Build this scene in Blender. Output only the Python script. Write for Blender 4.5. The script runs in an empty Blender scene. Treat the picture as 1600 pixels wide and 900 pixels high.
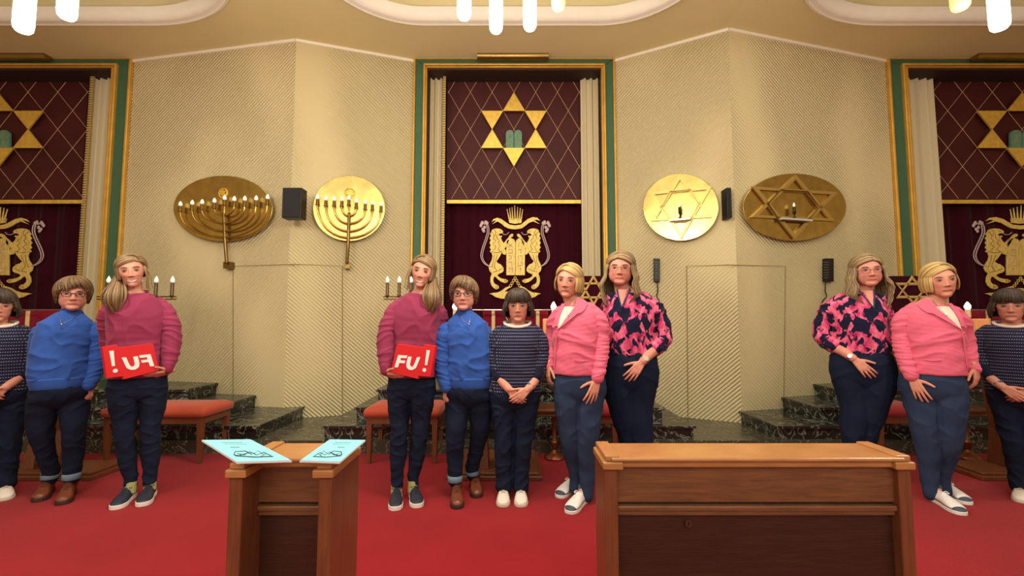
import bpy, math, random
import numpy as np
from mathutils import Vector, Matrix, noise
random.seed(7)
R_ = math.radians
# ------------------------------------------------------------------ camera, world, lights
sc = bpy.context.scene
COL = sc.collection
F = 700.0
PITCH = R_(4.0)
CT, ST = math.cos(PITCH), math.sin(PITCH)
CAM = Vector((0, 0, 1.27))
cd = bpy.data.cameras.new('camera'); cam = bpy.data.objects.new('camera', cd); COL.objects.link(cam)
cam.location = CAM; cam.rotation_euler = (math.pi/2 + PITCH, 0, 0)
cd.sensor_width = 36; cd.lens = 36*F/1600; cd.clip_start = 0.05; cd.clip_end = 100
sc.camera = cam
sc.view_settings.view_transform = 'Standard'
sc.view_settings.look = 'None'
sc.view_settings.gamma = 1.0
sc.view_settings.exposure = 0.0
sc.view_settings.use_curve_mapping = False
w = bpy.data.worlds.new('world'); sc.world = w; w.use_nodes = True
w.node_tree.nodes['Background'].inputs[0].default_value = (1.0, 0.86, 0.66, 1)
w.node_tree.nodes['Background'].inputs[1].default_value = 0.8

def area(name, loc, rot, sx, sy, power, col):
    l = bpy.data.lights.new(name, 'AREA'); l.shape = 'RECTANGLE'; l.size = sx; l.size_y = sy
    l.energy = power; l.color = col
    o = bpy.data.objects.new(name, l); COL.objects.link(o); o.location = loc; o.rotation_euler = rot
    return o
WARM = (1.0, 0.90, 0.76)
area('ceiling_fill_centre', (0, 2.6, 4.85), (0, 0, 0), 2.6, 2.2, 55, WARM)  # three added soft lights up in the recesses, no fittings of their own
area('ceiling_fill_left', (-4.4, 2.4, 4.85), (0, 0, 0), 2.2, 2.2, 50, WARM)
area('ceiling_fill_right', (4.5, 2.4, 4.85), (0, 0, 0), 2.2, 2.2, 50, WARM)
area('fill_behind_camera', (0, -2.4, 3.7), (R_(62), 0, 0), 7.0, 1.8, 130, (1.0, 0.88, 0.74))  # added frontal fill from behind the camera, no lamp stands there

# ------------------------------------------------------------------ pixel helpers
def ray(px, py):
    u = (px-800)/F; v = (450-py)/F
    return Vector((u, CT - v*ST, ST + v*CT))
def at(px, py, Y):
    r = ray(px, py); return CAM + r*(Y/r.y)
def onz(px, py, z):
    r = ray(px, py); return CAM + r*((z-CAM.z)/r.z)
SX = 925.0/675.0
SIDE = 'C'
def T(px):
    if SIDE == 'L': return 463 - (px-463)*SX
    if SIDE == 'R': return 1138 + (1138-px)*SX
    return px
def mat_(px, py, Y): return at(T(px), py, Y)

# ------------------------------------------------------------------ materials
MATS = {}
def lin(c):
    return tuple(((x/255)/12.92 if x/255 <= 0.04045 else ((x/255+0.055)/1.055)**2.4) for x in c)
def mat(name, rgb, rough=0.6, metal=0.0, spec=0.4, bump=0.0, bscale=60, var=0.0, vscale=6, emit=0.0, sheen=0.0, stretch=(1,1,1), rgb2=None, alpha=None, trans=0.0, coat=0.0):
    if name in MATS: return MATS[name]
    m = bpy.data.materials.new(name); m.use_nodes = True
    nt = m.node_tree; b = nt.nodes['Principled BSDF']; L = nt.links
    c = lin(rgb)
    b.inputs['Base Color'].default_value = (*c, 1)
    b.inputs['Roughness'].default_value = rough
    b.inputs['Metallic'].default_value = metal
    b.inputs['Specular IOR Level'].default_value = spec
    if sheen: b.inputs['Sheen Weight'].default_value = sheen; b.inputs['Sheen Roughness'].default_value = 0.4
    if coat: b.inputs['Coat Weight'].default_value = coat
    if trans: b.inputs['Transmission Weight'].default_value = trans
    if emit:
        b.inputs['Emission Color'].default_value = (*c, 1); b.inputs['Emission Strength'].default_value = emit
    tc = nt.nodes.new('ShaderNodeTexCoord'); mp = nt.nodes.new('ShaderNodeMapping')
    mp.inputs['Scale'].default_value = stretch
    L.new(tc.outputs['Object'], mp.inputs[0])
    if var or rgb2:
        n = nt.nodes.new('ShaderNodeTexNoise'); n.inputs['Scale'].default_value = vscale; n.inputs['Detail'].default_value = 5
        L.new(mp.outputs[0], n.inputs['Vector'])
        rp = nt.nodes.new('ShaderNodeValToRGB')
        rp.color_ramp.elements[0].position = 0.3; rp.color_ramp.elements[1].position = 0.7
        if rgb2 is None:
            a = tuple(x*(1-var) for x in c); d = tuple(min(1, x*(1+var)) for x in c)
        else: a = c; d = lin(rgb2)
        rp.color_ramp.elements[0].color = (*a, 1); rp.color_ramp.elements[1].color = (*d, 1)
        L.new(n.outputs[0], rp.inputs[0]); L.new(rp.outputs[0], b.inputs['Base Color'])
    if bump:
        n2 = nt.nodes.new('ShaderNodeTexNoise'); n2.inputs['Scale'].default_value = bscale; n2.inputs['Detail'].default_value = 4
        L.new(mp.outputs[0], n2.inputs['Vector'])
        bp = nt.nodes.new('ShaderNodeBump'); bp.inputs['Strength'].default_value = bump; bp.inputs['Distance'].default_value = 0.01
        L.new(n2.outputs[0], bp.inputs['Height']); L.new(bp.outputs[0], b.inputs['Normal'])
    MATS[name] = m; return m

def bsdf(m): return m.node_tree.nodes['Principled BSDF']
def attr_mat(name, rough, sss=0.0, var=0.06, bump=0.0, bscale=90, sheen=0.0, spec=0.35):
    if name in MATS: return MATS[name]
    m = mat(name, (200,200,200), rough, spec=spec, bump=bump, bscale=bscale, sheen=sheen)
    nt = m.node_tree; b = bsdf(m)
    a = nt.nodes.new('ShaderNodeAttribute'); a.attribute_name = 'tint'
    nt.links.new(a.outputs['Color'], b.inputs['Base Color'])
    if sss:
        b.inputs['Subsurface Weight'].default_value = sss
        b.inputs['Subsurface Radius'].default_value = (0.012, 0.004, 0.002); b.inputs['Subsurface Scale'].default_value = 1.0
    return m

# ------------------------------------------------------------------ mesh builder
WORLD = {}
class MB:
    def __init__(s): s.v = []; s.f = []; s.m = []; s.c = []; s.col = None
    def add(s, vs, fs, mi=0):
        o = len(s.v); s.v += [Vector(p) for p in vs]; s.f += [tuple(i+o for i in f) for f in fs]; s.m += [mi]*len(fs)
        s.c += [s.col]*len(vs)
        return s
    def box(s, a, b, mi=0):
        (x0,y0,z0),(x1,y1,z1) = a, b
        x0,x1 = min(x0,x1),max(x0,x1); y0,y1 = min(y0,y1),max(y0,y1); z0,z1 = min(z0,z1),max(z0,z1)
        vs = [(x0,y0,z0),(x1,y0,z0),(x1,y1,z0),(x0,y1,z0),(x0,y0,z1),(x1,y0,z1),(x1,y1,z1),(x0,y1,z1)]
        return s.add(vs, [(0,3,2,1),(4,5,6,7),(0,1,5,4),(1,2,6,5),(2,3,7,6),(3,0,4,7)], mi)
    def prism(s, pts, d, mi=0):
        """closed outline pts (3D), extruded by vector d"""
        n = len(pts); d = Vector(d); p = [Vector(q) for q in pts]
        vs = p + [q+d for q in p]
        nrm = Vector((0,0,0))
        for i in range(n): nrm += (p[i]-p[0]).cross(p[(i+1)%n]-p[0])
        if nrm.dot(d) > 0: f = [tuple(reversed(range(n))), tuple(range(n, 2*n))] + [(i,(i+1)%n,(i+1)%n+n,i+n) for i in range(n)]
        else: f = [tuple(range(n)), tuple(reversed(range(n, 2*n)))] + [((i+1)%n,i,i+n,(i+1)%n+n) for i in range(n)]
        return s.add(vs, f, mi)
    def rings(s, rs, mi=0, cap=True, closed=False):
        n = len(rs[0]); vs = [p for r in rs for p in r]; f = []
        k = len(rs)
        for i in range(k if closed else k-1):
            a = i*n; b = ((i+1)%k)*n
            for j in range(n): f.append((a+j, a+(j+1)%n, b+(j+1)%n, b+j))
        if cap and not closed:
            f.append(tuple(reversed(range(n)))); f.append(tuple(range((k-1)*n, k*n)))
        return s.add(vs, f, mi)
    def tube(s, pts, rad, seg=10, mi=0, flat=1.0, up=None, round_=True, closed=False):
        P = [Vector(p) for p in pts]; n = len(P)
        if not hasattr(rad, '__len__'): rad = [rad]*n
        tan = []
        for i in range(n):
            a = P[(i-1) % n] if (closed or i > 0) else P[i]; b = P[(i+1) % n] if (closed or i < n-1) else P[i]
            t = b-a; tan.append(t.normalized() if t.length > 1e-9 else Vector((0,0,1)))
        u = Vector(up) if up is not None else (Vector((0,0,1)) if abs(tan[0].z) < 0.9 else Vector((0,1,0)))
        rs = []
        def ring(c, t, u, r):
            vv = t.cross(u).normalized(); uu = vv.cross(t).normalized()
            return [c + (vv*math.cos(2*math.pi*j/seg) + uu*math.sin(2*math.pi*j/seg)*flat)*r for j in range(seg)], uu
        for i in range(n):
            rr, uu = ring(P[i], tan[i], u, rad[i])
            if up is None: u = uu
            if round_ and not closed and i == 0:
                for q in (80, 50, 25):
                    rs.append(ring(P[0]-tan[0]*rad[0]*math.sin(R_(q)), tan[0], uu, rad[0]*math.cos(R_(q)))[0])
            rs.append(rr)
            if round_ and not closed and i == n-1:
                for q in (25, 50, 80):
                    rs.append(ring(P[i]+tan[i]*rad[i]*math.sin(R_(q)), tan[i], uu, rad[i]*math.cos(R_(q)))[0])
        # ring orientation: t x u , order gives outward normals when walking along t
        return s.rings(rs, mi, cap=True, closed=closed)
    def ell(s, c, r, mi=0, seg=20, rn=12, M=None):
        c = Vector(c); rs = []
        for i in range(1, rn):
            t = math.pi*i/rn; rs.append([])
            for j in range(seg):
                a = 2*math.pi*j/seg
                d = Vector((r[0]*math.sin(t)*math.cos(a), r[1]*math.sin(t)*math.sin(a), -r[2]*math.cos(t)))
                rs[-1].append(c + (M @ d if M else d))
        o = [p for q in rs for p in q]; k = len(rs)
        d0 = Vector((0,0,-r[2])); d1 = Vector((0,0,r[2]))
        vs = o + [c+(M @ d0 if M else d0), c+(M @ d1 if M else d1)]
        f = []
        for i in range(k-1):
            for j in range(seg): f.append((i*seg+j, i*seg+(j+1)%seg, (i+1)*seg+(j+1)%seg, (i+1)*seg+j))
        for j in range(seg):
            f.append((k*seg, (j+1)%seg, j)); f.append((k*seg+1, (k-1)*seg+j, (k-1)*seg+(j+1)%seg))
        return s.add(vs, f, mi)
    def lathe(s, c, axis, prof, seg=20, mi=0):
        """prof: list of (dist along axis, radius)"""
        c = Vector(c); a = Vector(axis).normalized(); u = Vector((0,0,1)) if abs(a.z) < .9 else Vector((0,1,0))
        v = a.cross(u).normalized(); u = v.cross(a)
        rs = [[c + a*h + (v*math.cos(2*math.pi*j/seg)+u*math.sin(2*math.pi*j/seg))*max(r,1e-4) for j in range(seg)] for h, r in prof]
        return s.rings(rs, mi)
    def make(s, name, mats, parent=None, origin=None, smooth=False, bevel=0.0, rot=None, auto=None):
        if not isinstance(mats, (list, tuple)): mats = [mats]
        me = bpy.data.meshes.new(name)
        if parent is not None: org = WORLD[parent.name]
        else:
            if origin is None:
                xs = [p.x for p in s.v]; ys = [p.y for p in s.v]; zs = [p.z for p in s.v]
                origin = ((min(xs)+max(xs))/2, (min(ys)+max(ys))/2, min(zs))
            org = Vector(origin)
        me.from_pydata([tuple(p-org) for p in s.v], [], s.f); me.update()
        for m in mats: me.materials.append(m)
        if len(mats) > 1: me.polygons.foreach_set('material_index', s.m)
        if smooth: me.polygons.foreach_set('use_smooth', [True]*len(me.polygons))
        if any(c is not None for c in s.c):
            at_ = me.color_attributes.new('tint', 'FLOAT_COLOR', 'POINT')
            at_.data.foreach_set('color', [x for c in s.c for x in (*(c or (0.5,0.5,0.5)), 1)])
        o = bpy.data.objects.new(name, me); COL.objects.link(o)
        if parent is not None: o.parent = parent
        else: o.location = org
        WORLD[o.name] = org
        if bevel:
            bv = o.modifiers.new('bevel', 'BEVEL'); bv.width = bevel; bv.segments = 2; bv.limit_method = 'ANGLE'; bv.angle_limit = R_(35)
        if auto is not None:
            me.polygons.foreach_set('use_smooth', [True]*len(me.polygons))
            me.set_sharp_from_angle(angle=R_(auto))
        return o
def thing(name, loc, label, cat, group=None):
    o = bpy.data.objects.new(name, None); COL.objects.link(o); o.location = loc; o.empty_display_size = .1
    WORLD[o.name] = Vector(loc); tag(o, label, cat, group); return o
def tag(o, label, cat, group=None, kind=None):
    o['label'] = label; o['category'] = cat
    if group: o['group'] = group
    if kind: o['kind'] = kind
    return o
def struct(o): o['kind'] = 'structure'; return o
def where(): return {'C': ' in the sharp middle section', 'L': ' in the blurred left margin', 'R': ' in the blurred right margin'}[SIDE]
def catmull(pts, n=8):
    P = [Vector(p) for p in pts]; P = [P[0]*2-P[1]] + P + [P[-1]*2-P[-2]]; out = []
    for i in range(1, len(P)-2):
        for k in range(n):
            t = k/n; a, b, c, d = P[i-1], P[i], P[i+1], P[i+2]
            out.append(0.5*((2*b) + (c-a)*t + (2*a-5*b+4*c-d)*t*t + (3*b-a-3*c+d)*t**3))
    out.append(P[-2].copy()); return out
def interp(vals, n=8):
    return [p[0] for p in catmull([(v,0,0) for v in vals], n)]

# ------------------------------------------------------------------ common materials
def wood(name, c1, c2, rough=0.35, axis=(3,3,30)):
    m = mat(name, c1, rough, rgb2=c2, vscale=3.0, stretch=axis, spec=0.5, bump=0.08, bscale=8)
    return m
GOLD = mat('gold_paint', (214,166,72), 0.38, metal=0.35, var=0.12, vscale=8)
GOLDLEAF = mat('gold_leaf', (232,192,84), 0.36, metal=0.45, var=0.16, vscale=14, bump=0.15, bscale=25)
BRASS = mat('polished_brass', (206,180,108), 0.27, metal=1.0, var=0.16, vscale=9, bump=0.10, bscale=7)
DBRASS = mat('aged_brass', (130,104,62), 0.35, metal=0.9, var=0.2)
GREEN = mat('green_paint', (62,98,68), 0.6, var=0.05)
CREAMCLOTH = mat('cream_curtain', (214,202,168), 0.9, spec=0.1, bump=0.1, bscale=120)
VELVET = mat('burgundy_velvet', (52,6,20), 0.9, spec=0.1, sheen=0.15, var=0.15, vscale=5)
REDVELVET = mat('crimson_velvet', (112,14,36), 0.85, spec=0.1, sheen=0.2, var=0.1)
PANELRED = mat('oxblood_panel', (70,25,25), 0.55, spec=0.25, var=0.18, vscale=2.5)
GOLDTHREAD = mat('gold_embroidery', (226,198,112), 0.5, metal=0.25, var=0.28, vscale=5, stretch=(26,26,3), bump=0.5, bscale=5)
SILVERTHREAD = mat('silver_embroidery', (196,170,168), 0.5, metal=0.2, bump=0.3, bscale=60)
LATTICE = mat('lattice_wire', (206,168,132), 0.5, metal=0.2)
WHITEPLASTER = mat('white_plaster', (242,236,220), 0.7, var=0.02)
BLACKP = mat('black_plastic', (22,20,22), 0.45)
BULB = mat('faint_glow_bulb', (236,232,220), 0.2, emit=0.5)  # bulb glass brightened by a faint glow though it is not lit
BULBON = mat('lit_candle_bulb', (255,240,205), 0.3, emit=14)
LAMPON = mat('lit_pendant_glass', (255,244,225), 0.3, emit=4.5)
LAMPDIM = mat('dim_pendant_glass', (236,214,140), 0.3, emit=0.5)
WOOD = wood('brown_wood', (98,62,38), (122,80,50))
WOOD_LIT = wood('lit_brown_wood', (160,108,60), (182,128,76), 0.3)  # paler copy of the brown wood: light on the pew caps, put into the colour
WOODD = wood('dark_wood', (48,27,17), (60,34,21), 0.4)
WOODR = wood('reddish_wood', (104,58,35), (124,72,43), 0.35, (30,30,3))
def marble(name, a, b, vein, amt=0.035):
    m = mat(name, a, 0.22, rgb2=b, vscale=2.2, spec=0.5)
    nt = m.node_tree; L = nt.links; bs = bsdf(m)
    rp = bs.inputs['Base Color'].links[0].from_node
    tc = nt.nodes.new('ShaderNodeTexCoord')
    n = nt.nodes.new('ShaderNodeTexNoise'); n.inputs['Scale'].default_value = 5.0; n.inputs['Detail'].default_value = 8; n.inputs['Distortion'].default_value = 1.6
    L.new(tc.outputs['Object'], n.inputs['Vector'])
    s = nt.nodes.new('ShaderNodeMath'); s.operation = 'SUBTRACT'; s.inputs[1].default_value = 0.5; L.new(n.outputs[0], s.inputs[0])
    ab = nt.nodes.new('ShaderNodeMath'); ab.operation = 'ABSOLUTE'; L.new(s.outputs[0], ab.inputs[0])
    r2 = nt.nodes.new('ShaderNodeValToRGB'); r2.color_ramp.elements[0].position = 0.0; r2.color_ramp.elements[0].color = (1,1,1,1)
    r2.color_ramp.elements[1].position = amt; r2.color_ramp.elements[1].color = (0,0,0,1); L.new(ab.outputs[0], r2.inputs[0])
    mx = nt.nodes.new('ShaderNodeMix'); mx.data_type = 'RGBA'; mx.inputs['B'].default_value = (*lin(vein), 1)
    L.new(r2.outputs[0], mx.inputs['Factor']); L.new(rp.outputs[0], mx.inputs['A']); L.new(mx.outputs['Result'], bs.inputs['Base Color'])
    return m
MARBLE = marble('dark_green_marble', (22,27,24), (46,48,42), (150,154,142), 0.02)
MARBLEF = marble('platform_marble', (52,54,46), (84,80,66), (150,146,128), 0.016)

def ribbed(name, sgn):
    m = mat(name, (208,194,150), 0.8, spec=0.2)
    nt = m.node_tree; L = nt.links; bs = bsdf(m)
    tc = nt.nodes.new('ShaderNodeTexCoord'); sp = nt.nodes.new('ShaderNodeSeparateXYZ'); L.new(tc.outputs['Object'], sp.inputs[0])
    def mth(op, a, b=None, c=None):
        q = nt.nodes.new('ShaderNodeMath'); q.operation = op
        for i, x in enumerate((a, b, c)):
            if x is None: continue
            if isinstance(x, (int, float)): q.inputs[i].default_value = x
            else: L.new(x, q.inputs[i])
        return q.outputs[0]
    x = sp.outputs[0]; z = sp.outputs[2]
    d = mth('MULTIPLY_ADD', x, 0.68*sgn, mth('MULTIPLY', z, 0.73))
    ph = mth('MULTIPLY', d, 2*math.pi/0.034)
    w1 = mth('MULTIPLY_ADD', mth('SINE', ph), 0.5, 0.5)
    # the ribs are cut deep in some diagonal fields and shallow in others
    n = nt.nodes.new('ShaderNodeTexNoise'); n.inputs['Scale'].default_value = 0.9; n.inputs['Detail'].default_value = 1
    mp = nt.nodes.new('ShaderNodeMapping'); mp.inputs['Rotation'].default_value = (0, R_(45*sgn), 0); mp.inputs['Scale'].default_value = (1.0, 1, 0.5)
    L.new(tc.outputs['Object'], mp.inputs[0]); L.new(mp.outputs[0], n.inputs['Vector'])
    mr = nt.nodes.new('ShaderNodeMapRange'); mr.inputs['From Min'].default_value = 0.36; mr.inputs['From Max'].default_value = 0.56
    mr.inputs['To Min'].default_value = 0.08; mr.inputs['To Max'].default_value = 1.0; L.new(n.outputs[0], mr.inputs[0])
    h = mth('MULTIPLY', w1, mr.outputs[0])
    bp = nt.nodes.new('ShaderNodeBump'); bp.inputs['Strength'].default_value = 0.8; bp.inputs['Distance'].default_value = 0.02
    L.new(h, bp.inputs['Height']); L.new(bp.outputs[0], bs.inputs['Normal'])
    return m
# ------------------------------------------------------------------ room shell
ZC = 4.70; YB = 5.73; DZ = 0.12; YD = 4.35
PL = onz(649, 93, ZC); PL.y = YB; PR = onz(958, 93, ZC); PR.y = YB
PL.x = at(649, 93, YB).x; PR.x = at(958, 93, YB).x
CL = onz(463, 62, ZC); CR = onz(1138, 45, ZC)
LL = at(463-(649-463)*SX, 93, YB); RR = at(1138+(1138-958)*SX, 93, YB)
LL2 = at(463-(958-463)*SX, 93, YB); RR2 = at(1138+(1138-649)*SX, 93, YB)
def wall(name, a, b, z0, z1, m, th=0.12):
    """wall from plan point a to b, its front face towards the camera, object coordinates run along the wall"""
    a = Vector((a[0], a[1], 0)); b = Vector((b[0], b[1], 0)); d = b-a; ln = d.length
    mb = MB(); mb.box((0, 0, z0), (ln, th, z1))
    me = bpy.data.meshes.new(name); me.from_pydata([tuple(p) for p in mb.v], [], mb.f); me.materials.append(m)
    o = bpy.data.objects.new(name, me); COL.objects.link(o); o.location = a; o.rotation_euler = (0, 0, math.atan2(d.y, d.x))
    return struct(o)
RIBL = ribbed('ribbed_plaster_falling', 1); RIBR = ribbed('ribbed_plaster_rising', -1)
wall('wall_left', CL, PL, 0, ZC+.3, RIBL)
wall('wall_right', PR, CR, 0, ZC+.3, RIBR)
wall('wall_far_left', LL, CL, 0, ZC+.3, RIBR)
wall('wall_far_right', CR, RR, 0, ZC+.3, RIBL)
CEIL = mat('tan_ceiling_paint', (228,214,164), 0.8, spec=0.15, var=0.03, vscale=1.5)
CEILG = mat('pale_ceiling_paint', (216,220,216), 0.8)
for nm, xx in (('wall_side_left', -8.6), ('wall_side_right', 8.5)):
    mb = MB(); mb.box((xx, -4, -.1), (xx+.1, 6.4, ZC+.3)); struct(mb.make(nm, mat('cream_wall_paint', (208,194,150), .8), origin=(xx,0,0)))
# carpet
CARPET = mat('red_carpet', (138,18,26), 0.95, spec=0.1, rgb2=(154,25,33), vscale=1.6, bump=0.5, bscale=260, sheen=0.1)
mb = MB(); mb.box((-8.5, -4.0, -0.1), (8.5, YD+.02, 0)); struct(mb.make('floor', CARPET, origin=(0,0,0)))
mb = MB(); mb.box((-8.5, YD, -0.05), (8.5, 6.4, DZ-.0)); struct(mb.make('floor_platform', MARBLEF, origin=(0,0,0)))
# ceiling with three sunk fields
def recess_outline(cx, hx, yc, hy, rx, ry, grow=0.0, n=14):
    pts = []
    for (sx, sy, a0) in ((1,1,0),(-1,1,90),(-1,-1,180),(1,-1,270)):
        ccx = cx+sx*(hx-rx); ccy = yc+sy*(hy-ry)
        for k in range(n+1):
            a = R_(a0+90*k/n); pts.append((ccx+math.cos(a)*(rx+grow), ccy+math.sin(a)*(ry+grow)))
    return pts
def ceiling_field(name, x0, x1, y0, y1, prm, tn):
    out = recess_outline(*prm, grow=-.02)
    cx, yc = prm[0], prm[2]; mb = MB(); outer = []
    for (x, y) in out:
        dx, dy = x-cx, y-yc
        t = min(((x1 if dx > 0 else x0)-cx)/dx if abs(dx) > 1e-6 else 1e9, ((y1 if dy > 0 else y0)-yc)/dy if abs(dy) > 1e-6 else 1e9)
        outer.append((cx+dx*t, yc+dy*t))
    n = len(out)
    rs = [[Vector((x,y,ZC)) for x,y in outer], [Vector((x,y,ZC)) for x,y in out], [Vector((x,y,ZC+.34)) for x,y in out]]
    mb.rings(rs, cap=False)
    # corners of the field
    for (xx, yy) in ((x0,y0),(x0,y1),(x1,y0),(x1,y1)):
        near = sorted(range(n), key=lambda i: (outer[i][0]-xx)**2+(outer[i][1]-yy)**2)[0]
        for k in (near-1, near):
            a = outer[k % n]; b = outer[(k+1) % n]
            mb.add([(xx,yy,ZC),(a[0],a[1],ZC),(b[0],b[1],ZC)], [(0,1,2)])
    mb.add([(x,y,ZC+.34) for x,y in out], [tuple(range(n))], 1)
    struct(mb.make(name, [CEIL, CEILG], origin=(cx, yc, ZC)))
    # moulding round the sunk field
    m2 = MB(); prof = [(-.10, .10), (-.09, .02), (-.06, -.02), (-.03, -.035), (.0, -.03), (.02, -.045), (.05, -.03), (.055, .0), (.055, .02), (-.05, .12)]
    loops = []
    for (g, dz) in prof: loops.append([Vector((x,y,ZC+dz)) for x,y in recess_outline(*prm, grow=g-.05)])
    rr = [[loops[k][i] for k in range(len(prof))] for i in range(n)]
    m2.rings(rr, closed=True)
    struct(m2.make(tn, WHITEPLASTER, origin=(cx, yc, ZC), auto=50))
ceiling_field('ceiling', -2.5, 2.5, 0.6, 6.4, (0.0, 2.0, 3.2, 1.78, 1.0, 1.0), 'trim_1')
ceiling_field('ceiling_far_left', -8.5, -2.5, 0.6, 6.4, (-5.2, 2.43, 3.2, 1.78, 1.37, 1.0), 'trim_2')
ceiling_field('ceiling_far_right', 2.5, 8.5, 0.6, 6.4, (5.3, 2.43, 3.2, 1.78, 1.37, 1.0), 'trim_3')
# thin white line where the ribbed walls meet the ceiling
k = 4
for (a, b) in ((CL, PL), (PR, CR), (LL, CL), (CR, RR)):
    mb = MB(); d = (Vector((b.x,b.y,0))-Vector((a.x,a.y,0))).normalized(); n = Vector((d.y,-d.x,0))
    if n.y > 0: n = -n
    p = Vector((a.x,a.y,ZC)); q = Vector((b.x,b.y,ZC))
    mb.prism([p+n*.0, p+n*.025, p+n*.025-Vector((0,0,.035)), p-Vector((0,0,.035))], q-p)
    struct(mb.make('trim_%d' % k, WHITEPLASTER)); k += 1
# fine seams of the doors cut in the ribbed walls
def plane_of():
    return {'A': (CL, PL), 'A2': (LL, CL), 'B': (PR, CR), 'B2': (CR, RR)}
def wpt(w_, px, py, off=0.0):
    a, b = plane_of()[w_ if SIDE == 'C' else w_+'2']
    d = Vector((b.x-a.x, b.y-a.y, 0)).normalized(); n = Vector((d.y,-d.x,0))
    if n.y > 0: n = -n
    r = ray(T(px), py); p0 = Vector((a.x,a.y,0)) + n*off
    t = (p0-CAM).dot(n)/r.dot(n)
    return CAM + r*t
def wn(w_):
    a, b = plane_of()[w_ if SIDE == 'C' else w_+'2']
    d = Vector((b.x-a.x, b.y-a.y, 0)).normalized(); n = Vector((d.y,-d.x,0))
    return (-n if n.y > 0 else n), d
SEAM = mat('wall_seam', (140,122,84), 0.8)
def build_seams():
    global k
    if SIDE in 'CL':
        mb = MB(); P = [wpt('A', 463, 413, .002), wpt('A', 535, 416, .002), wpt('A', 535, 656, .002)]
        mb.tube(P, .006, 6); struct(mb.make('trim_%d' % k, SEAM)); k += 1
    if SIDE in 'CR':
        mb = MB(); P = [wpt('B', 1138, 414, .002), wpt('B', 1073, 416, .002), wpt('B', 1075, 656, .002)]
        mb.tube(P, .006, 6); struct(mb.make('trim_%d' % k, SEAM)); k += 1

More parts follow.
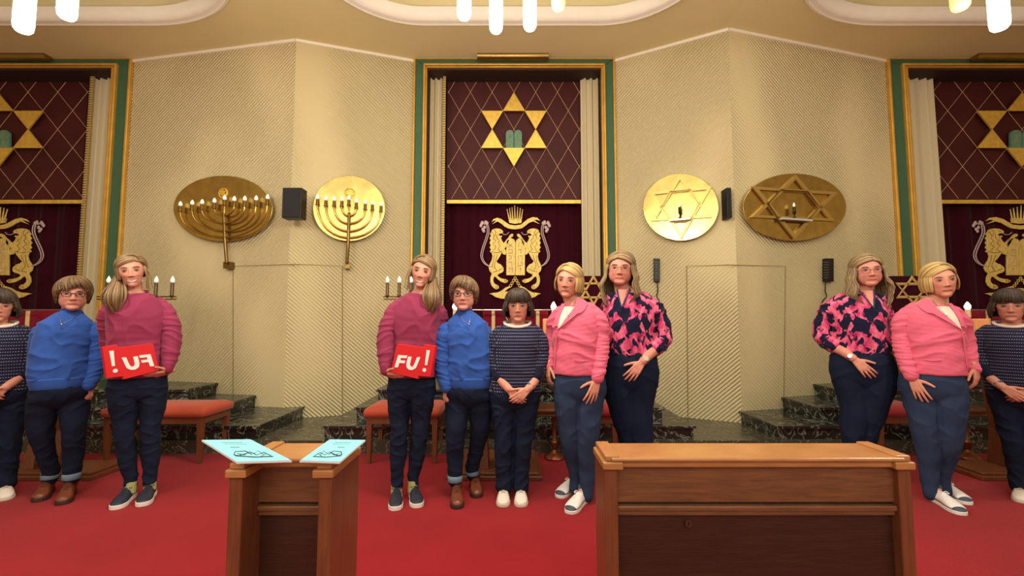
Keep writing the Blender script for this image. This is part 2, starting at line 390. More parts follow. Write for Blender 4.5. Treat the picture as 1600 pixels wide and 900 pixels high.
# ------------------------------------------------------------------ portal with the ark
def frame_u(px0, px1, pytop, w_px_side, w_px_top, Y, th, m, name):
    """upside down U between outer edges px0, px1"""
    global k
    a = mat_(px0, pytop, Y); b = mat_(px1, pytop, Y); a1 = mat_(px0+w_px_side, pytop+w_px_top, Y); b1 = mat_(px1-w_px_side, pytop+w_px_top, Y)
    z0 = .38
    P = [(a.x,z0),(a.x,a.z),(b.x,a.z),(b.x,z0),(b1.x,z0),(b1.x,a1.z),(a1.x,a1.z),(a1.x,z0)]
    mb = MB()
    for q in ((0,1,6,7),(1,2,5,6),(2,3,4,5)):
        mb.prism([(P[i][0],Y,P[i][1]) for i in q], (0,-th,0))
    o = mb.make('trim_%d' % k, m, bevel=min(.008, th/3)); k += 1
    return struct(o)
def build_portal():
    global k
    Y = YB
    frame_u(647.5, 959.5, 92.5, 3.0, 2.5, Y-.005, .05, GOLD, 'gold_edge')
    frame_u(650, 957.5, 94.5, 14, 9.5, Y, .03, GREEN, 'green_band')
    frame_u(663, 944, 103, 3.0, 3.0, Y, .07, GOLD, 'gold_moulding')
    frame_u(666, 941, 106, 3.0, 3.5, Y+.04, .07, GOLD, 'gold_inner')
    # niche: sides, top, back
    a = mat_(669, 110, Y); b = mat_(940, 110, Y)
    xa, xb = min(a.x,b.x), max(a.x,b.x); zt = a.z
    SHELL = mat('niche_dark_wood', (52,34,26), 0.7)
    mb = MB(); mb.box((xa-.1, Y, 0), (xa-.002, Y+.75, zt+.1)); mb.box((xb+.002, Y, 0), (xb+.1, Y+.75, zt+.1))
    mb.box((xa-.1, Y, zt+.002), (xb+.1, Y+.75, zt+.1)); mb.box((xa-.1, Y+.70, 0), (xb+.1, Y+.78, zt+.1))
    struct(mb.make('wall_niche_' + {'C':'centre','L':'left','R':'right'}[SIDE], SHELL))
    # cream side curtains
    for (p0, p1, inner) in ((668, 697, 1), (907, 941, -1)):
        Yc = Y+.22; A = mat_(p0, 112, Yc); B = mat_(p1, 112, Yc); x0, x1 = min(A.x,B.x), max(A.x,B.x)
        nn = 44; rs = []; zz = [A.z, A.z-.3, A.z-1.2, A.z-2.2, .54]
        fr = []; bk = []
        mb = MB()
        for zi, z in enumerate(zz):
            row = []
            for i in range(nn+1):
                t = i/nn; fold = math.sin(t*math.pi*7+.6+.3*zi*.2)*.032 + math.sin(t*math.pi*15+1)*.008
                row.append(Vector((x0+(x1-x0)*t, Yc+fold*(.8+.1*zi), z)))
            rs.append(row)
        vs = [p for r in rs for p in r] + [p+Vector((0,.012,0)) for r in rs for p in r]
        N = nn+1; M = len(rs)*N; f = []
        for i in range(len(rs)-1):
            for j in range(nn):
                q = (i*N+j, i*N+j+1, (i+1)*N+j+1, (i+1)*N+j); f.append(q); f.append(tuple(reversed([x+M for x in q])))
        mb.add(vs, f)
        o = mb.make('side_curtain', CREAMCLOTH, smooth=True)
        side = 'left' if (inner == 1) != (SIDE != 'C') else 'right'
        tag(o, 'cream pleated curtain on the %s of the ark%s' % (side, where()), 'curtain', 'cream curtains beside the arks')
    # beaded gold post
    for p0, p1 in ((692.5, 697),):
        mb = MB(); A = mat_(p0, 114, Y+.16); B = mat_(p1, 114, Y+.16); xm = (A.x+B.x)/2; r = abs(B.x-A.x)/2
        z = .54
        while z < A.z:
            mb.box((xm-r, Y+.15, z), (xm+r, Y+.17, z+.022)); z += .034
        mb.box((xm-r*.6, Y+.165, .54), (xm+r*.6, Y+.18, A.z))
        struct(mb.make('trim_%d' % k, mat('ridged_gold', (190,164,100), .5, metal=.2))); k += 1
    # lattice panel
    Yp = Y+.30
    A = mat_(699, 112, Yp); B = mat_(908, 312, Yp); x0, x1 = min(A.x,B.x), max(A.x,B.x)
    root = thing('lattice_panel', ((x0+x1)/2, Yp, B.z), 'dark red upper ark panel with diamond lattice' + where(), 'panel', 'ark lattice panels')
    mb = MB(); mb.box((x0, Yp, B.z), (x1, Yp+.04, A.z)); mb.make('board', PANELRED, root)
    # diamond wires: clipped lines in px space
    mb = MB()
    def clip(x0_, y0_, x1_, y1_, bx=(700, 907), by=(114, 310)):
        dx, dy = x1_-x0_, y1_-y0_; t0, t1 = 0.0, 1.0
        for p, q in ((-dx, x0_-bx[0]), (dx, bx[1]-x0_), (-dy, y0_-by[0]), (dy, by[1]-y0_)):
            if p == 0:
                if q < 0: return None
            else:
                t = q/p
                if p < 0: t0 = max(t0, t)
                else: t1 = min(t1, t)
        if t0 >= t1: return None
        return (x0_+dx*t0, y0_+dy*t0), (x0_+dx*t1, y0_+dy*t1)
    for i in range(-12, 13):
        for s in (1, -1):
            # lines pass through (803+34*i, 231) with slope 29/17
            xx = 803+17+34*i
            r = clip(xx-17*8*s, 231-29*8, xx+17*8*s, 231+29*8)
            if r: mb.tube([mat_(*r[0], Yp-.006), mat_(*r[1], Yp-.006)], .0032, 6)
    mb.make('lattice', LATTICE, root)
    mb = MB(); a_ = mat_(698, 312.5, Yp-.01); b_ = mat_(908, 318.5, Yp-.01)
    mb.box((a_.x, Yp-.025, b_.z), (b_.x, Yp+.0, a_.z)); mb.make('bottom_rail', GOLDLEAF, root, bevel=.005)
    # gold star of six plates + the green tablets
    Ys = Yp-.07; st = thing('gold_star', mat_(803, 260, Ys), 'large gold six-pointed star on the lattice panel' + where(), 'star', 'gold stars above the arks')
    tri = [[(803,145),(786,173),(820,173)], [(752,173),(786,173),(769,202)], [(854,173),(820,173),(837,202)],
           [(769,202),(752,231),(786,231)], [(837,202),(854,231),(820,231)], [(803,260),(786,231),(820,231)]]
    for t_ in tri:
        mb = MB(); mb.prism([mat_(x, y, Ys) for x, y in t_], (0, .02, 0)); mb.make('star_point', GOLDLEAF, st)
    tg = MB(); gm = mat('verdigris_tablets', (96,140,116), .5, var=.15, vscale=20)
    for (c0, c1) in ((790.5, 802.5), (803.5, 815.5)):
        cx = (c0+c1)/2; h = (c1-c0)/2
        pts = [(c0, 231), (c1, 231)] + [(cx+h*math.cos(R_(a)), 209-h*math.sin(R_(a))) for a in range(0, 181, 20)]
        tg.prism([mat_(x, y, Ys) for x, y in pts], (0, .03, 0))
    tb = tg.make('tablets', gm, st)
    m2 = MB()
    for ci, cx in enumerate((796.5, 809.5)):
        for r in range(5): glyph(m2, cx, 209+r*4.6, 3.4, Ys-.004, (5*(1-ci)+r), .0022)
    m2.make('engraved_letters', GOLD, tb)
    m3 = MB(); m3.tube([mat_(803,222,Ys+.02), mat_(803,222,Yp+.005)], .012, 8); m3.make('mounting_pin', DBRASS, st)
    # velvet ark curtain
    Yv = Y+.42; A = mat_(697, 316, Yv); B = mat_(912, 316, Yv); x0, x1 = min(A.x,B.x), max(A.x,B.x)
    cv = thing('ark_curtain', ((x0+x1)/2, Yv, .52), 'dark burgundy velvet curtain with gold embroidered lions' + where(), 'curtain', 'velvet ark curtains')
    mb = MB(); nn = 90; rows = []
    for z in (A.z, A.z-.8, .52):
        rows.append([Vector((x0+(x1-x0)*i/nn, Yv+.016*math.sin(i*.62)+.008*math.sin(i*1.7+z), z)) for i in range(nn+1)])
    vs = [p for r in rows for p in r] + [p+Vector((0,.02,0)) for r in rows for p in r]; N = nn+1; M = 3*N; f = []
    for i in range(2):
        for j in range(nn):
            q = (i*N+j, i*N+j+1, (i+1)*N+j+1, (i+1)*N+j); f.append(q); f.append(tuple(reversed([x+M for x in q])))
    mb.add(vs, f); mb.make('velvet', VELVET, cv, smooth=True)
    emblem(cv, Yv-.035)
    # brass picture lamp over the frame
    mb = MB(); a_ = mat_(746, 87, Y-.12); b_ = mat_(857, 87, Y-.12)
    mb2 = MB(); mb2.box((min(a_.x,b_.x)+.3, Y-.10, a_.z-.01), (max(a_.x,b_.x)-.3, Y, a_.z+.01))
    lt = thing('picture_lamp', ((a_.x+b_.x)/2, Y-.1, a_.z-.06), 'long brass lamp bar above the green frame' + where(), 'lamp', 'brass lamp bars')
    prof = [(math.cos(R_(t))*.056, math.sin(R_(t))*.062) for t in range(0, 360, 15)]
    mb.rings([[Vector((x, Y-.12+p[0], a_.z+p[1]*.95)) for p in prof] for x in (a_.x, b_.x)])
    mb.make('lamp_shade', mat('dull_brass', (150,122,68), .32, metal=.9, var=.1), lt, auto=40); mb2.make('bracket', DBRASS, lt)

def glyph(mb, cx, cy, s, Y, kind, r):
    G = [[(0,0),(0,1)], [(0,0),(1,0),(.6,.1),(.6,1)], [(0,1),(0,0),(1,0),(1,1)], [(0,0),(0,1),(1,1),(1,0),(.6,0)], [(.3,0),(.7,0),(.7,.5)],
         [(0,0),(1,1)], [(0,0),(1,0),(1,1),(0,1)], [(.2,0),(.7,0),(.7,.6),(.2,1)], [(0,0),(1,0),(.8,0),(.8,1)], [(0,0),(1,0),(1,1),(1,0),(0,0)]]
    pts = [mat_(cx+(x-.5)*s, cy+(y-.5)*s, Y) for x, y in G[kind % 10]]
    mb.tube(pts, r, 5)
    if kind % 10 == 5:
        mb.tube([mat_(cx+.5*s, cy-.5*s, Y), mat_(cx+.1*s, cy, Y)], r, 5); mb.tube([mat_(cx-.4*s, cy+.5*s, Y), mat_(cx-.1*s, cy, Y)], r, 5)
    if kind % 10 == 9: mb.tube([mat_(cx-.4*s, cy-.05*s, Y), mat_(cx-.4*s, cy+.5*s, Y)], r, 5)

def emblem(cv, Y):
    S = 5.293
    def P(x, y, flip=False, off=0.0):
        if flip: x = 687-x
        return mat_(740+x/S, 310+y/S, Y+off)
    lion = [(150,262),(165,252),(190,247),(215,250),(238,262),(246,276),(240,288),(222,290),(208,298),(216,310),(232,305),(237,315),(226,326),(236,350),
            (250,368),(266,348),(286,324),(300,300),(318,290),(330,298),(326,314),(308,326),(292,350),(286,376),(270,398),(256,414),(268,430),(272,450),
            (264,468),(242,462),(234,446),(222,472),(206,500),(190,520),(202,535),(226,546),(246,570),(250,598),(236,614),(208,626),(198,638),(216,654),
            (240,664),(270,668),(286,680),(281,694),(262,701),(230,692),(204,674),(184,652),(172,646),(164,668),(166,690),(178,708),(200,716),(211,734),
            (205,748),(186,753),(165,742),(147,720),(137,690),(139,652),(150,622),(131,600),(124,570),(134,540),(149,510),(155,480),(149,452),(133,440),
            (143,424),(131,405),(141,388),(130,366),(141,348),(131,328),(143,310),(133,292),(144,280)]
    for fl in (False, True):
        mb = MB(); mb.prism([P(x, y, fl) for x, y in lion], (0, .016, 0))
        li = mb.make('embroidered_lion', GOLDTHREAD, cv, bevel=.004)
        m2 = MB()   # stitched mane, muscles and eye
        for ln in ([(150,275),(170,300),(165,330),(180,350),(160,380),(185,400),(165,430)], [(190,300),(195,330),(215,345),(200,370),(220,390),(200,420),(222,440)],
                   [(170,260),(185,280),(175,310)], [(170,470),(165,520),(150,570)], [(195,470),(180,520),(170,560),(190,600)], [(160,610),(200,600),(235,580)],
                   [(150,440),(190,450),(230,440)], [(215,268),(225,272)], [(255,670),(262,690)], [(268,672),(274,690)], [(185,722),(182,745)], [(196,722),(196,745)]):
            m2.tube([P(x, y, fl, -.002) for x, y in ln], .0035, 5)
        m2.make('stitching', mat('dark_gold_thread', (136,100,38), .6, metal=.2), li)
        m3 = MB()
        for dx in (0, 14):
            m3.tube(catmull([P(x+dx, y+dx*.2, fl) for x, y in ((122,560),(90,540),(68,508),(60,468),(72,410),(96,340),(112,280),(108,225),(92,205),(76,214))], 5), .0075, 6)
        for (x, y) in ((66,212),(60,226),(84,270),(76,256),(90,240),(72,200),(100,196),(112,205)):
            m3.ell(P(x, y, fl), (.022, .008, .026), 0, 10, 6)
        m3.tube(catmull([P(x, y, fl) for x, y in ((238,290),(255,300),(275,298),(290,282))], 4), .006, 6)
        m3.make('lion_tail', SILVERTHREAD, cv, smooth=True)
    mb = MB()
    for c0, c1, top in ((270, 345, 366), (347, 425, 366)):
        cx = (c0+c1)/2; h = (c1-c0)/2
        mb.prism([P(x, y) for x, y in [(c0,636),(c1,636)] + [(cx+h*math.cos(R_(a)), top-h*math.sin(R_(a))) for a in range(0,181,15)]], (0,.02,0))
    tb = mb.make('embroidered_tablets', GOLDTHREAD, cv, bevel=.004)
    m2 = MB()
    for ci, cx in enumerate((306, 386)):
        for r in range(5): glyph(m2, 740+cx/S, 310+(385+r*52)/S, 5.5, Y-.003, (5*(1-ci)+r), .0045)
    m2.make('tablet_letters', SILVERTHREAD, tb)
    mb = MB(); mb.prism([P(x, y) for x, y in ((288,165),(400,165),(395,202),(345,210),(295,202))], (0,.02,0))
    for (bx, tx, ty) in ((294,278,97),(308,298,87),(324,318,80),(342,340,64),(360,364,78),(378,386,87),(394,405,97)):
        mb.tube([P(bx, 170), P(tx, ty)], [.011, .006], 6); mb.ell(P(tx, ty-3), (.009,.009,.011), 0, 8, 6)
    mb.make('embroidered_crown', GOLDTHREAD, cv)
    rib = [(148,196),(163,172),(195,160),(226,168),(252,186),(275,203),(296,216),(342,224),(392,216),(416,196),(448,170),(490,154),(528,160),(552,186),(524,176),(500,180),(548,212),
           (492,190),(455,204),(426,228),(400,246),(345,256),(290,249),(256,232),(226,206),(198,190),(152,214),(190,180),(168,184)]
    mb = MB(); mb.prism([P(x, y) for x, y in rib], (0,.016,0)); mb.make('embroidered_banner', GOLDTHREAD, cv)
    for fl in (False, True):
        mb = MB(); ta = [(130,788),(160,781),(200,777),(232,762),(262,738),(300,722),(306,735),(280,750),(256,772),(300,768),(330,742),(345,742),(345,760),(310,800),(285,832),(225,828),(180,815),(155,797)]
        mb.prism([P(x, y, fl) for x, y in ta], (0,.016,0)); mb.make('embroidered_tassel', GOLDTHREAD, cv)
    mb = MB()
    for (x, y) in ((343,658),(330,680),(356,680),(318,702),(368,702),(306,722),(380,722)):
        c = P(x, y); mb.tube([c+Vector((math.cos(R_(a))*.017, 0, math.sin(R_(a))*.017)) for a in range(0,360,30)], .005, 6, closed=True)
    mb.make('embroidered_chain', GOLDTHREAD, cv)

# ------------------------------------------------------------------ brass discs on the ribbed walls
def wall_menorah():
    n, d = wn('A')
    def q(x, y, off): return wpt('A', x, y, off)
    root = thing('menorah_plaque', q(545, 418, .03), 'round brass wall plaque carrying a nine-branched menorah' + where(), 'menorah', 'menorah plaques')
    mb = MB(); mb.prism([q(545.3+56.3*math.cos(R_(a)), 326.2-51*math.sin(R_(a))*(1), .05) for a in range(0, 360, 5)], n*.02); mb.make('disc', BRASS, root, bevel=.004)
    # stem, box
    mb = MB(); mb.tube([q(545.5, 334, .11), q(544, 380, .11), q(542.4, 410, .10)], .020, 8); mb.make('stem', DBRASS, root, smooth=True)
    mb = MB(); mb.prism([q(539, 409, .08), q(546.5, 409, .08), q(546.5, 419.5, .08), q(539, 419.5, .08)], -n*.075); mb.make('wall_box', DBRASS, root)
    ARM = mat('worn_brass_rod', (196,160,84), .25, metal=1.0)
    base = [(496,319),(509,321),(522,321.5),(534,321.8),(545,320),(556.7,324.5),(570.7,326.5),(582,327.5),(595.5,329.5)]
    bot = {0: 371, 1: 361, 2: 349, 3: 337}
    for i in range(4):
        a = base[i]; b = base[8-i]; yb = bot[i]; mb = MB()
        pts = []
        for t in range(0, 181, 12):
            x = 545.5+ (a[0]-545.5)*math.cos(R_(t)) if t <= 90 else 545.5 - (b[0]-545.5)*math.cos(R_(t))
            y0 = a[1] if t <= 90 else b[1]
            y = y0 + (yb-y0)*(math.sin(R_(t))**.9)
            pts.append(q(x, y, .115))
        mb.tube(pts, .0115, 8); mb.make('branch', ARM, root, smooth=True)
    mb = MB(); mb.tube([q(545.3,336,.115), q(545,322,.115)], .009, 8); mb.make('branch', ARM, root, smooth=True)
    for (x, y) in base:
        mb = MB(); c = q(x, y, .115)
        mb.lathe(c, (0,0,1), [(-.012,.012),(-.008,.027),(-.002,.027),(.0,.018),(.055,.018),(.06,.016)], 12)
        h = mb.make('candle_holder', mat('dark_brass_cup', (120,92,44), .3, metal=.9), root, auto=40)
        m2 = MB(); m2.lathe(c+Vector((0,0,.058)), (0,0,1), [(0,.012),(.012,.020),(.028,.022),(.048,.014),(.064,.004)], 12)
        m2.make('bulb', BULB, h, smooth=True)
    c0 = q(546.5, 301.6, .075); up = Vector((0,0,1))
    mb = MB(); mb.tube([c0 + d*(.056*math.cos(R_(a))) + up*(.056*math.sin(R_(a))) for a in range(0,360,15)], .008, 8, closed=True)
    mb.prism([c0 - n*.0 + (d*math.cos(R_(90+60*j/2)) + up*math.sin(R_(90+60*j/2)))*(.052 if j % 2 == 0 else .028) for j in range(12)], n*.012); mb.make('star_ring', GOLDLEAF, root)

def wall_star_disc():
    n, d = wn('B')
    def q(x, y, off): return wpt('B', x, y, off)
    root = thing('star_plaque', q(1064, 377, .03), 'round brass wall plaque with an open hexagram' + where(), 'plaque', 'star plaques')
    mb = MB(); mb.prism([q(1064+58.8*math.cos(R_(a)), 324.2-52.3*math.sin(R_(a)), .05) for a in range(0, 360, 5)], n*.02); mb.make('disc', BRASS, root, bevel=.004)
    A = [(1062.4,274),(1018,346),(1113,340)]; B = [(1015.5,301),(1112.5,292),(1064.4,374)]
    for tr in (A, B):
        cx = sum(p[0] for p in tr)/3; cy = sum(p[1] for p in tr)/3; mb = MB()
        for i in range(3):
            a = tr[i]; b = tr[(i+1) % 3]
            s = .84
            ai = (cx+(a[0]-cx)*s, cy+(a[1]-cy)*s); bi = (cx+(b[0]-cx)*s, cy+(b[1]-cy)*s)
            mb.prism([q(*a, .075), q(*b, .075), q(*bi, .075), q(*ai, .075)], n*.022)
        mb.make('star_band', mat('satin_brass', (206,176,104), .35, metal=.8), root)
    hx = [(1047,300),(1078,297.5),(1092,319),(1079,345.5),(1049,348),(1034,324)]
    mb = MB()
    for i in range(6):
        a = hx[i]; b = hx[(i+1) % 6]; mb.prism([q(*a, .075), q(*b, .075), q(*b, .078+.03), q(*a, .078+.03)], Vector((0,0,.012)))
    mb.make('hexagon_rim', DBRASS, root)
    mb = MB(); mb.lathe(q(1062.5, 341, .12), (0,0,1), [(0,.01),(.01,.02),(.015,.008),(.05,.008),(.052,.018),(.13,.018),(.135,.006)], 12)
    lp = mb.make('lamp_fitting', mat('dark_bronze', (70,54,34), .4, metal=.7), root, smooth=True)
    mb = MB(); mb.lathe(q(1062.5, 341, .12)+Vector((0,0,.135)), (0,0,1), [(0,.008),(.015,.013),(.03,.011),(.05,.003)], 10); mb.make('bulb', BULB, lp, smooth=True)
    mb = MB(); mb.prism([q(1046,347,.1), q(1080,344,.1), q(1080,341,.1), q(1046,344,.1)], n*.05); mb.make('shelf', mat('clear_glass_shelf', (200,205,205), .1, metal=.3), root)

def intercom():
    n, d = wn('B')
    def q(x, y, off): return wpt('B', x, y, off)
    root = thing('intercom', q(1026.5, 440, .01), 'narrow black wall box with a hanging cord' + where(), 'intercom', 'intercom boxes')
    mb = MB(); mb.prism([q(1022,404.5,.0), q(1031,404.5,.0), q(1031,440.5,.0), q(1022,440.5,.0)], n*.05); mb.make('housing', BLACKP, root, bevel=.004)
    mb = MB()
    for y in range(409, 436, 4): mb.prism([q(1023.5,y,.052), q(1029.5,y,.052), q(1029.5,y+2,.052), q(1023.5,y+2,.052)], n*.004)
    mb.make('grille', mat('grey_plastic', (72,66,60), .5), root)
    mb = MB(); mb.tube(catmull([q(1027,440,.03), q(1027.5,455,.03), q(1026,463,.04), q(1030,470,.04), q(1032,478,.03)], 5), .007, 6); mb.make('cord', BLACKP, root)

def speaker_box():
    a = at(445 if SIDE == 'C' else 1132, 295, 5.05); b = at(473 if SIDE == 'C' else 1141, 342, 5.05)
    root = thing('wall_speaker', ((a.x+b.x)/2, 5.08, b.z), 'black box loudspeaker on the %s wall, beside the %s' % (('left','brass menorah plaque') if SIDE == 'C' else ('right','brass star plaque')), 'speaker')
    mb = MB(); mb.box((a.x, 5.0, b.z), (b.x, 5.14, a.z)); mb.make('cabinet', BLACKP, root, bevel=.006)
    mb = MB(); mb.box((a.x+.015, 4.994, b.z+.015), (b.x-.015, 5.0, a.z-.015)); mb.make('grille_cloth', mat('dark_speaker_cloth', (38,36,38), .9), root)
    mb = MB(); mb.box(((a.x+b.x)/2-.02, 5.14, b.z+.1), ((a.x+b.x)/2+.02, 5.32, b.z+.16)); mb.make('bracket', BLACKP, root)

# ------------------------------------------------------------------ steps and furniture by the ark
def steps():
    global k
    for (p0, p1, Y, z0, z1) in ((507.5, 1083, 4.40, DZ, .25), (557, 1035, 4.63, .25, .38), (590, 1010, 4.95, .38, .51)):
        a = mat_(p0, 660, Y).x; b = mat_(p1, 660, Y).x
        if SIDE == 'L': b = max(b, -8.4); a = a
        if SIDE == 'R': a = min(a, 8.4)
        x0, x1 = min(a,b), max(a,b)
        mb = MB(); mb.box((x0, Y, z0), (x1, 6.4, z1-.03)); mb.box((x0-.02, Y-.025, z1-.03), (x1+.02, 6.4, z1))
        struct(mb.make('trim_%d' % k, MARBLE, origin=(x0, Y, z0), bevel=.004)); k += 1

def stool(p0, p1, Y, label, cushion):
    a = mat_(p0, 650, Y).x; b = mat_(p1, 650, Y).x; x0, x1 = min(a,b), max(a,b); dp = .42
    root = thing('upholstered_chair', ((x0+x1)/2, Y+dp/2, 0), label, 'chair', 'upholstered chairs below the ark')
    mb = MB(); rs = []
    for z, g in ((.405,-.01),(.41,.008),(.44,.014),(.47,.008),(.492,-.03),(.50,-.09)):
        pts = []
        for (sx, sy, a0) in ((1,1,0),(-1,1,90),(-1,-1,180),(1,-1,270)):
            for q in range(4):
                aa = R_(a0+30*q); r = .03
                pts.append(Vector(((x0+x1)/2+sx*((x1-x0)/2-r)+math.cos(aa)*r + sx*g, Y+dp/2+sy*(dp/2-r)+math.sin(aa)*r+sy*g, z)))
        rs.append(pts)
    mb.rings(rs); mb.make('seat_cushion', cushion, root, smooth=True)
    mb = MB(); mb.box((x0+.015, Y+.01, .345), (x1-.015, Y+.04, .405)); mb.box((x0+.015, Y+dp-.04, .345), (x1-.015, Y+dp-.01, .405))
    mb.box((x0+.015, Y+.04, .345), (x0+.045, Y+dp-.04, .405)); mb.box((x1-.045, Y+.04, .345), (x1-.015, Y+dp-.04, .405)); mb.make('apron', WOODR, root, bevel=.004)
    for xx in (x0+.04, x1-.04):
        for yy in (Y+.035, Y+dp-.035):
            mb = MB(); s = .026; e = .016
            mb.rings([[Vector((xx-e,yy-e,0)),Vector((xx+e,yy-e,0)),Vector((xx+e,yy+e,0)),Vector((xx-e,yy+e,0))],
                      [Vector((xx-s,yy-s,.40)),Vector((xx+s,yy-s,.40)),Vector((xx+s,yy+s,.40)),Vector((xx-s,yy+s,.40))]])
            mb.make('leg', WOODR, root, bevel=.003)

def lectern():
    Y = 3.62
    a = mat_(697, 750, Y).x; b = mat_(848, 750, Y).x; x0, x1 = min(a,b), max(a,b); xc = (x0+x1)/2
    root = thing('reading_lectern', (xc, Y+.25, 0), 'wooden reading lectern under a crimson velvet cover' + where(), 'lectern', 'reading lecterns')
    dp = .70 if SIDE == 'C' else .39
    mb = MB(); mb.box((x0, Y, 0), (x1, Y+dp, .035)); mb.box((x0+.03, Y+.03, .035), (x1-.03, Y+dp-.03, .055)); mb.make('base_board', WOODR, root, bevel=.006)
    m = mb
    for s in (-1, 1):
        mb = MB(); xb = xc+s*.10; xt = xc+s*.16
        mb.rings([[Vector((xb-.05,Y+.10,.055)),Vector((xb+.05,Y+.10,.055)),Vector((xb+.05,Y+.32,.055)),Vector((xb-.05,Y+.32,.055))],
                  [Vector((xb-.03,Y+.15,.35)),Vector((xb+.03,Y+.15,.35)),Vector((xb+.03,Y+.30,.35)),Vector((xb-.03,Y+.30,.35))],
                  [Vector((xt-.025,Y+.10,1.0)),Vector((xt+.025,Y+.10,1.0)),Vector((xt+.025,Y+.32,1.0)),Vector((xt-.025,Y+.32,1.0))]])
        mb.make('leg', WOODR, root, bevel=.004)
    c0 = mat_(755, 484, Y+.1); c1 = mat_(856, 484, Y+.1); u0, u1 = min(c0.x,c1.x), max(c0.x,c1.x); zt = c0.z
    mb = MB(); mb.box((u0+.02, Y+.12, zt-.42), (u1-.02, Y+.37, zt-.02)); mb.make('desk_box', WOODR, root)
    cv = MB(); cv.box((u0, Y+.09, zt-.36), (u1, Y+.38, zt)); cvo = cv.make('velvet_cover', REDVELVET, root, bevel=.01)
    GB = mat('pale_gold_braid', (206,178,122), .6, bump=.3, bscale=90)
    mb = MB()
    for x in (u0+.085, u1-.085): mb.box((x-.014, Y+.082, zt-.34), (x+.014, Y+.09, zt+.001))
    mb.box((u0+.085, Y+.082, zt-.34), (u1-.085, Y+.09, zt-.315))
    mb.make('gold_braid', GB, cvo)
    mb = MB(); cx = (u0+u1)/2; cz = zt-.10; R0 = .10
    for ph in (90, 270):
        pts = [Vector((cx+R0*math.cos(R_(ph+120*j)), Y+.084, cz+R0*math.sin(R_(ph+120*j)))) for j in range(3)]
        mb.tube(pts, .010, 6, closed=True)
    mb.make('gold_star_braid', GB, cvo)
    # lamp rail with two lit candles
    r = thing('candle_rail', (xc, Y+.25, zt), 'thin metal rail with two glowing candle lamps' + where(), 'candle holder', 'candle rails')
    e0 = mat_(711, 484.5, Y+.05); e1 = mat_(865, 484.5, Y+.05)
    mb = MB(); mb.tube([e0, e1], .006, 8); mb.tube([Vector((xc, e0.y, e0.z)), Vector((xc, Y+.075, e0.z))], .006, 8, round_=False); mb.make('rail', mat('steel_rail', (150,140,130), .3, metal=.9), r)
    q0 = mat_(848, 498, Y+.07); q1 = mat_(861, 530, Y+.07)
    mb = MB(); mb.box((q0.x, Y+.02, q1.z), (q1.x, Y+.085, q0.z)); mb.make('peach_lit_block', mat('peach_lit', (238,160,104), .5, emit=.15), r, bevel=.006)  # candle lamp's light on the block is put in as colour and glow
    for e in (e0, e1):
        mb = MB(); mb.lathe(e-Vector((0,0,.06)), (0,0,1), [(0,.018),(.065,.018)], 14); c = mb.make('candle_tube', mat('ivory_candle', (236,206,160), .5), r, smooth=False)
        mb = MB(); mb.lathe(e+Vector((0,0,.004)), (0,0,1), [(0,.012),(.015,.021),(.032,.021),(.052,.010),(.064,.003)], 12); mb.make('glowing_bulb', BULBON, c, smooth=True)

def pedestal():
    root = thing('copper_floor_stand', mat_(866, 703, 4.42), 'round-footed copper pedestal stand' + where(), 'stand', 'copper stands')
    c = mat_(866, 700, 4.42); c.z = .14 if False else c.z
    z0 = DZ; c = Vector((mat_(866, 690, 4.20).x, 4.20, 0.0)); root.location = c; WORLD[root.name] = c.copy()
    CP = mat('copper', (130,70,44), .35, metal=.6, var=.15)
    mb = MB(); mb.lathe(c, (0,0,1), [(0,.09),(.012,.095),(.03,.085),(.045,.05),(.06,.03),(.08,.018)], 24); mb.make('foot', CP, root, auto=40)
    mb = MB(); mb.lathe(c, (0,0,1), [(.07,.016),(.12,.03),(.15,.034),(.17,.02),(.3,.018),(.42,.026),(.44,.03)], 16); mb.make('stem', CP, root, auto=40)
    mb = MB(); mb.box((c.x-.19, c.y-.15, .44), (c.x+.12, c.y+.15, .47)); mb.box((c.x-.17, c.y-.13, .40), (c.x+.10, c.y-.10, .44)); mb.make('table_top', WOOD, root, bevel=.01)

def star_pulpit():
    Y = 5.15; A = mat_(908, 431, Y); B = mat_(952, 431, Y); x0, x1 = min(A.x,B.x), max(A.x,B.x)
    root = thing('covered_pulpit', ((x0+x1)/2, Y+.2, .51), 'velvet covered stand with a gold hexagram beside the ark' + where(), 'stand', 'velvet covered stands')
    mb = MB(); mb.box((x0+.02, Y+.02, .51), (x1-.02, Y+.33, A.z-.02)); mb.make('stand_body', WOODR, root)
    mb = MB(); mb.box((x0, Y, A.z-.75), (x1, Y+.35, A.z)); c = mb.make('velvet_cover', VELVET, root, bevel=.01)
    s = mat_(927.5, 454, Y-.012); mb = MB(); R0 = abs(mat_(949,454,Y).x-s.x)/(SX if SIDE != 'C' else 1)
    for ph in (90, 270):
        pts = [Vector((s.x+R0*math.cos(R_(ph+120*j))*(SX if SIDE != 'C' else 1), s.y, s.z+R0*math.sin(R_(ph+120*j)))) for j in range(3)]
        mb.tube(pts, .026, 6, closed=True, flat=.3, up=(0,1,0))
    mb.make('hexagram', mat('dull_gold_thread', (190,154,92), .6, metal=.2, bump=.3), c)

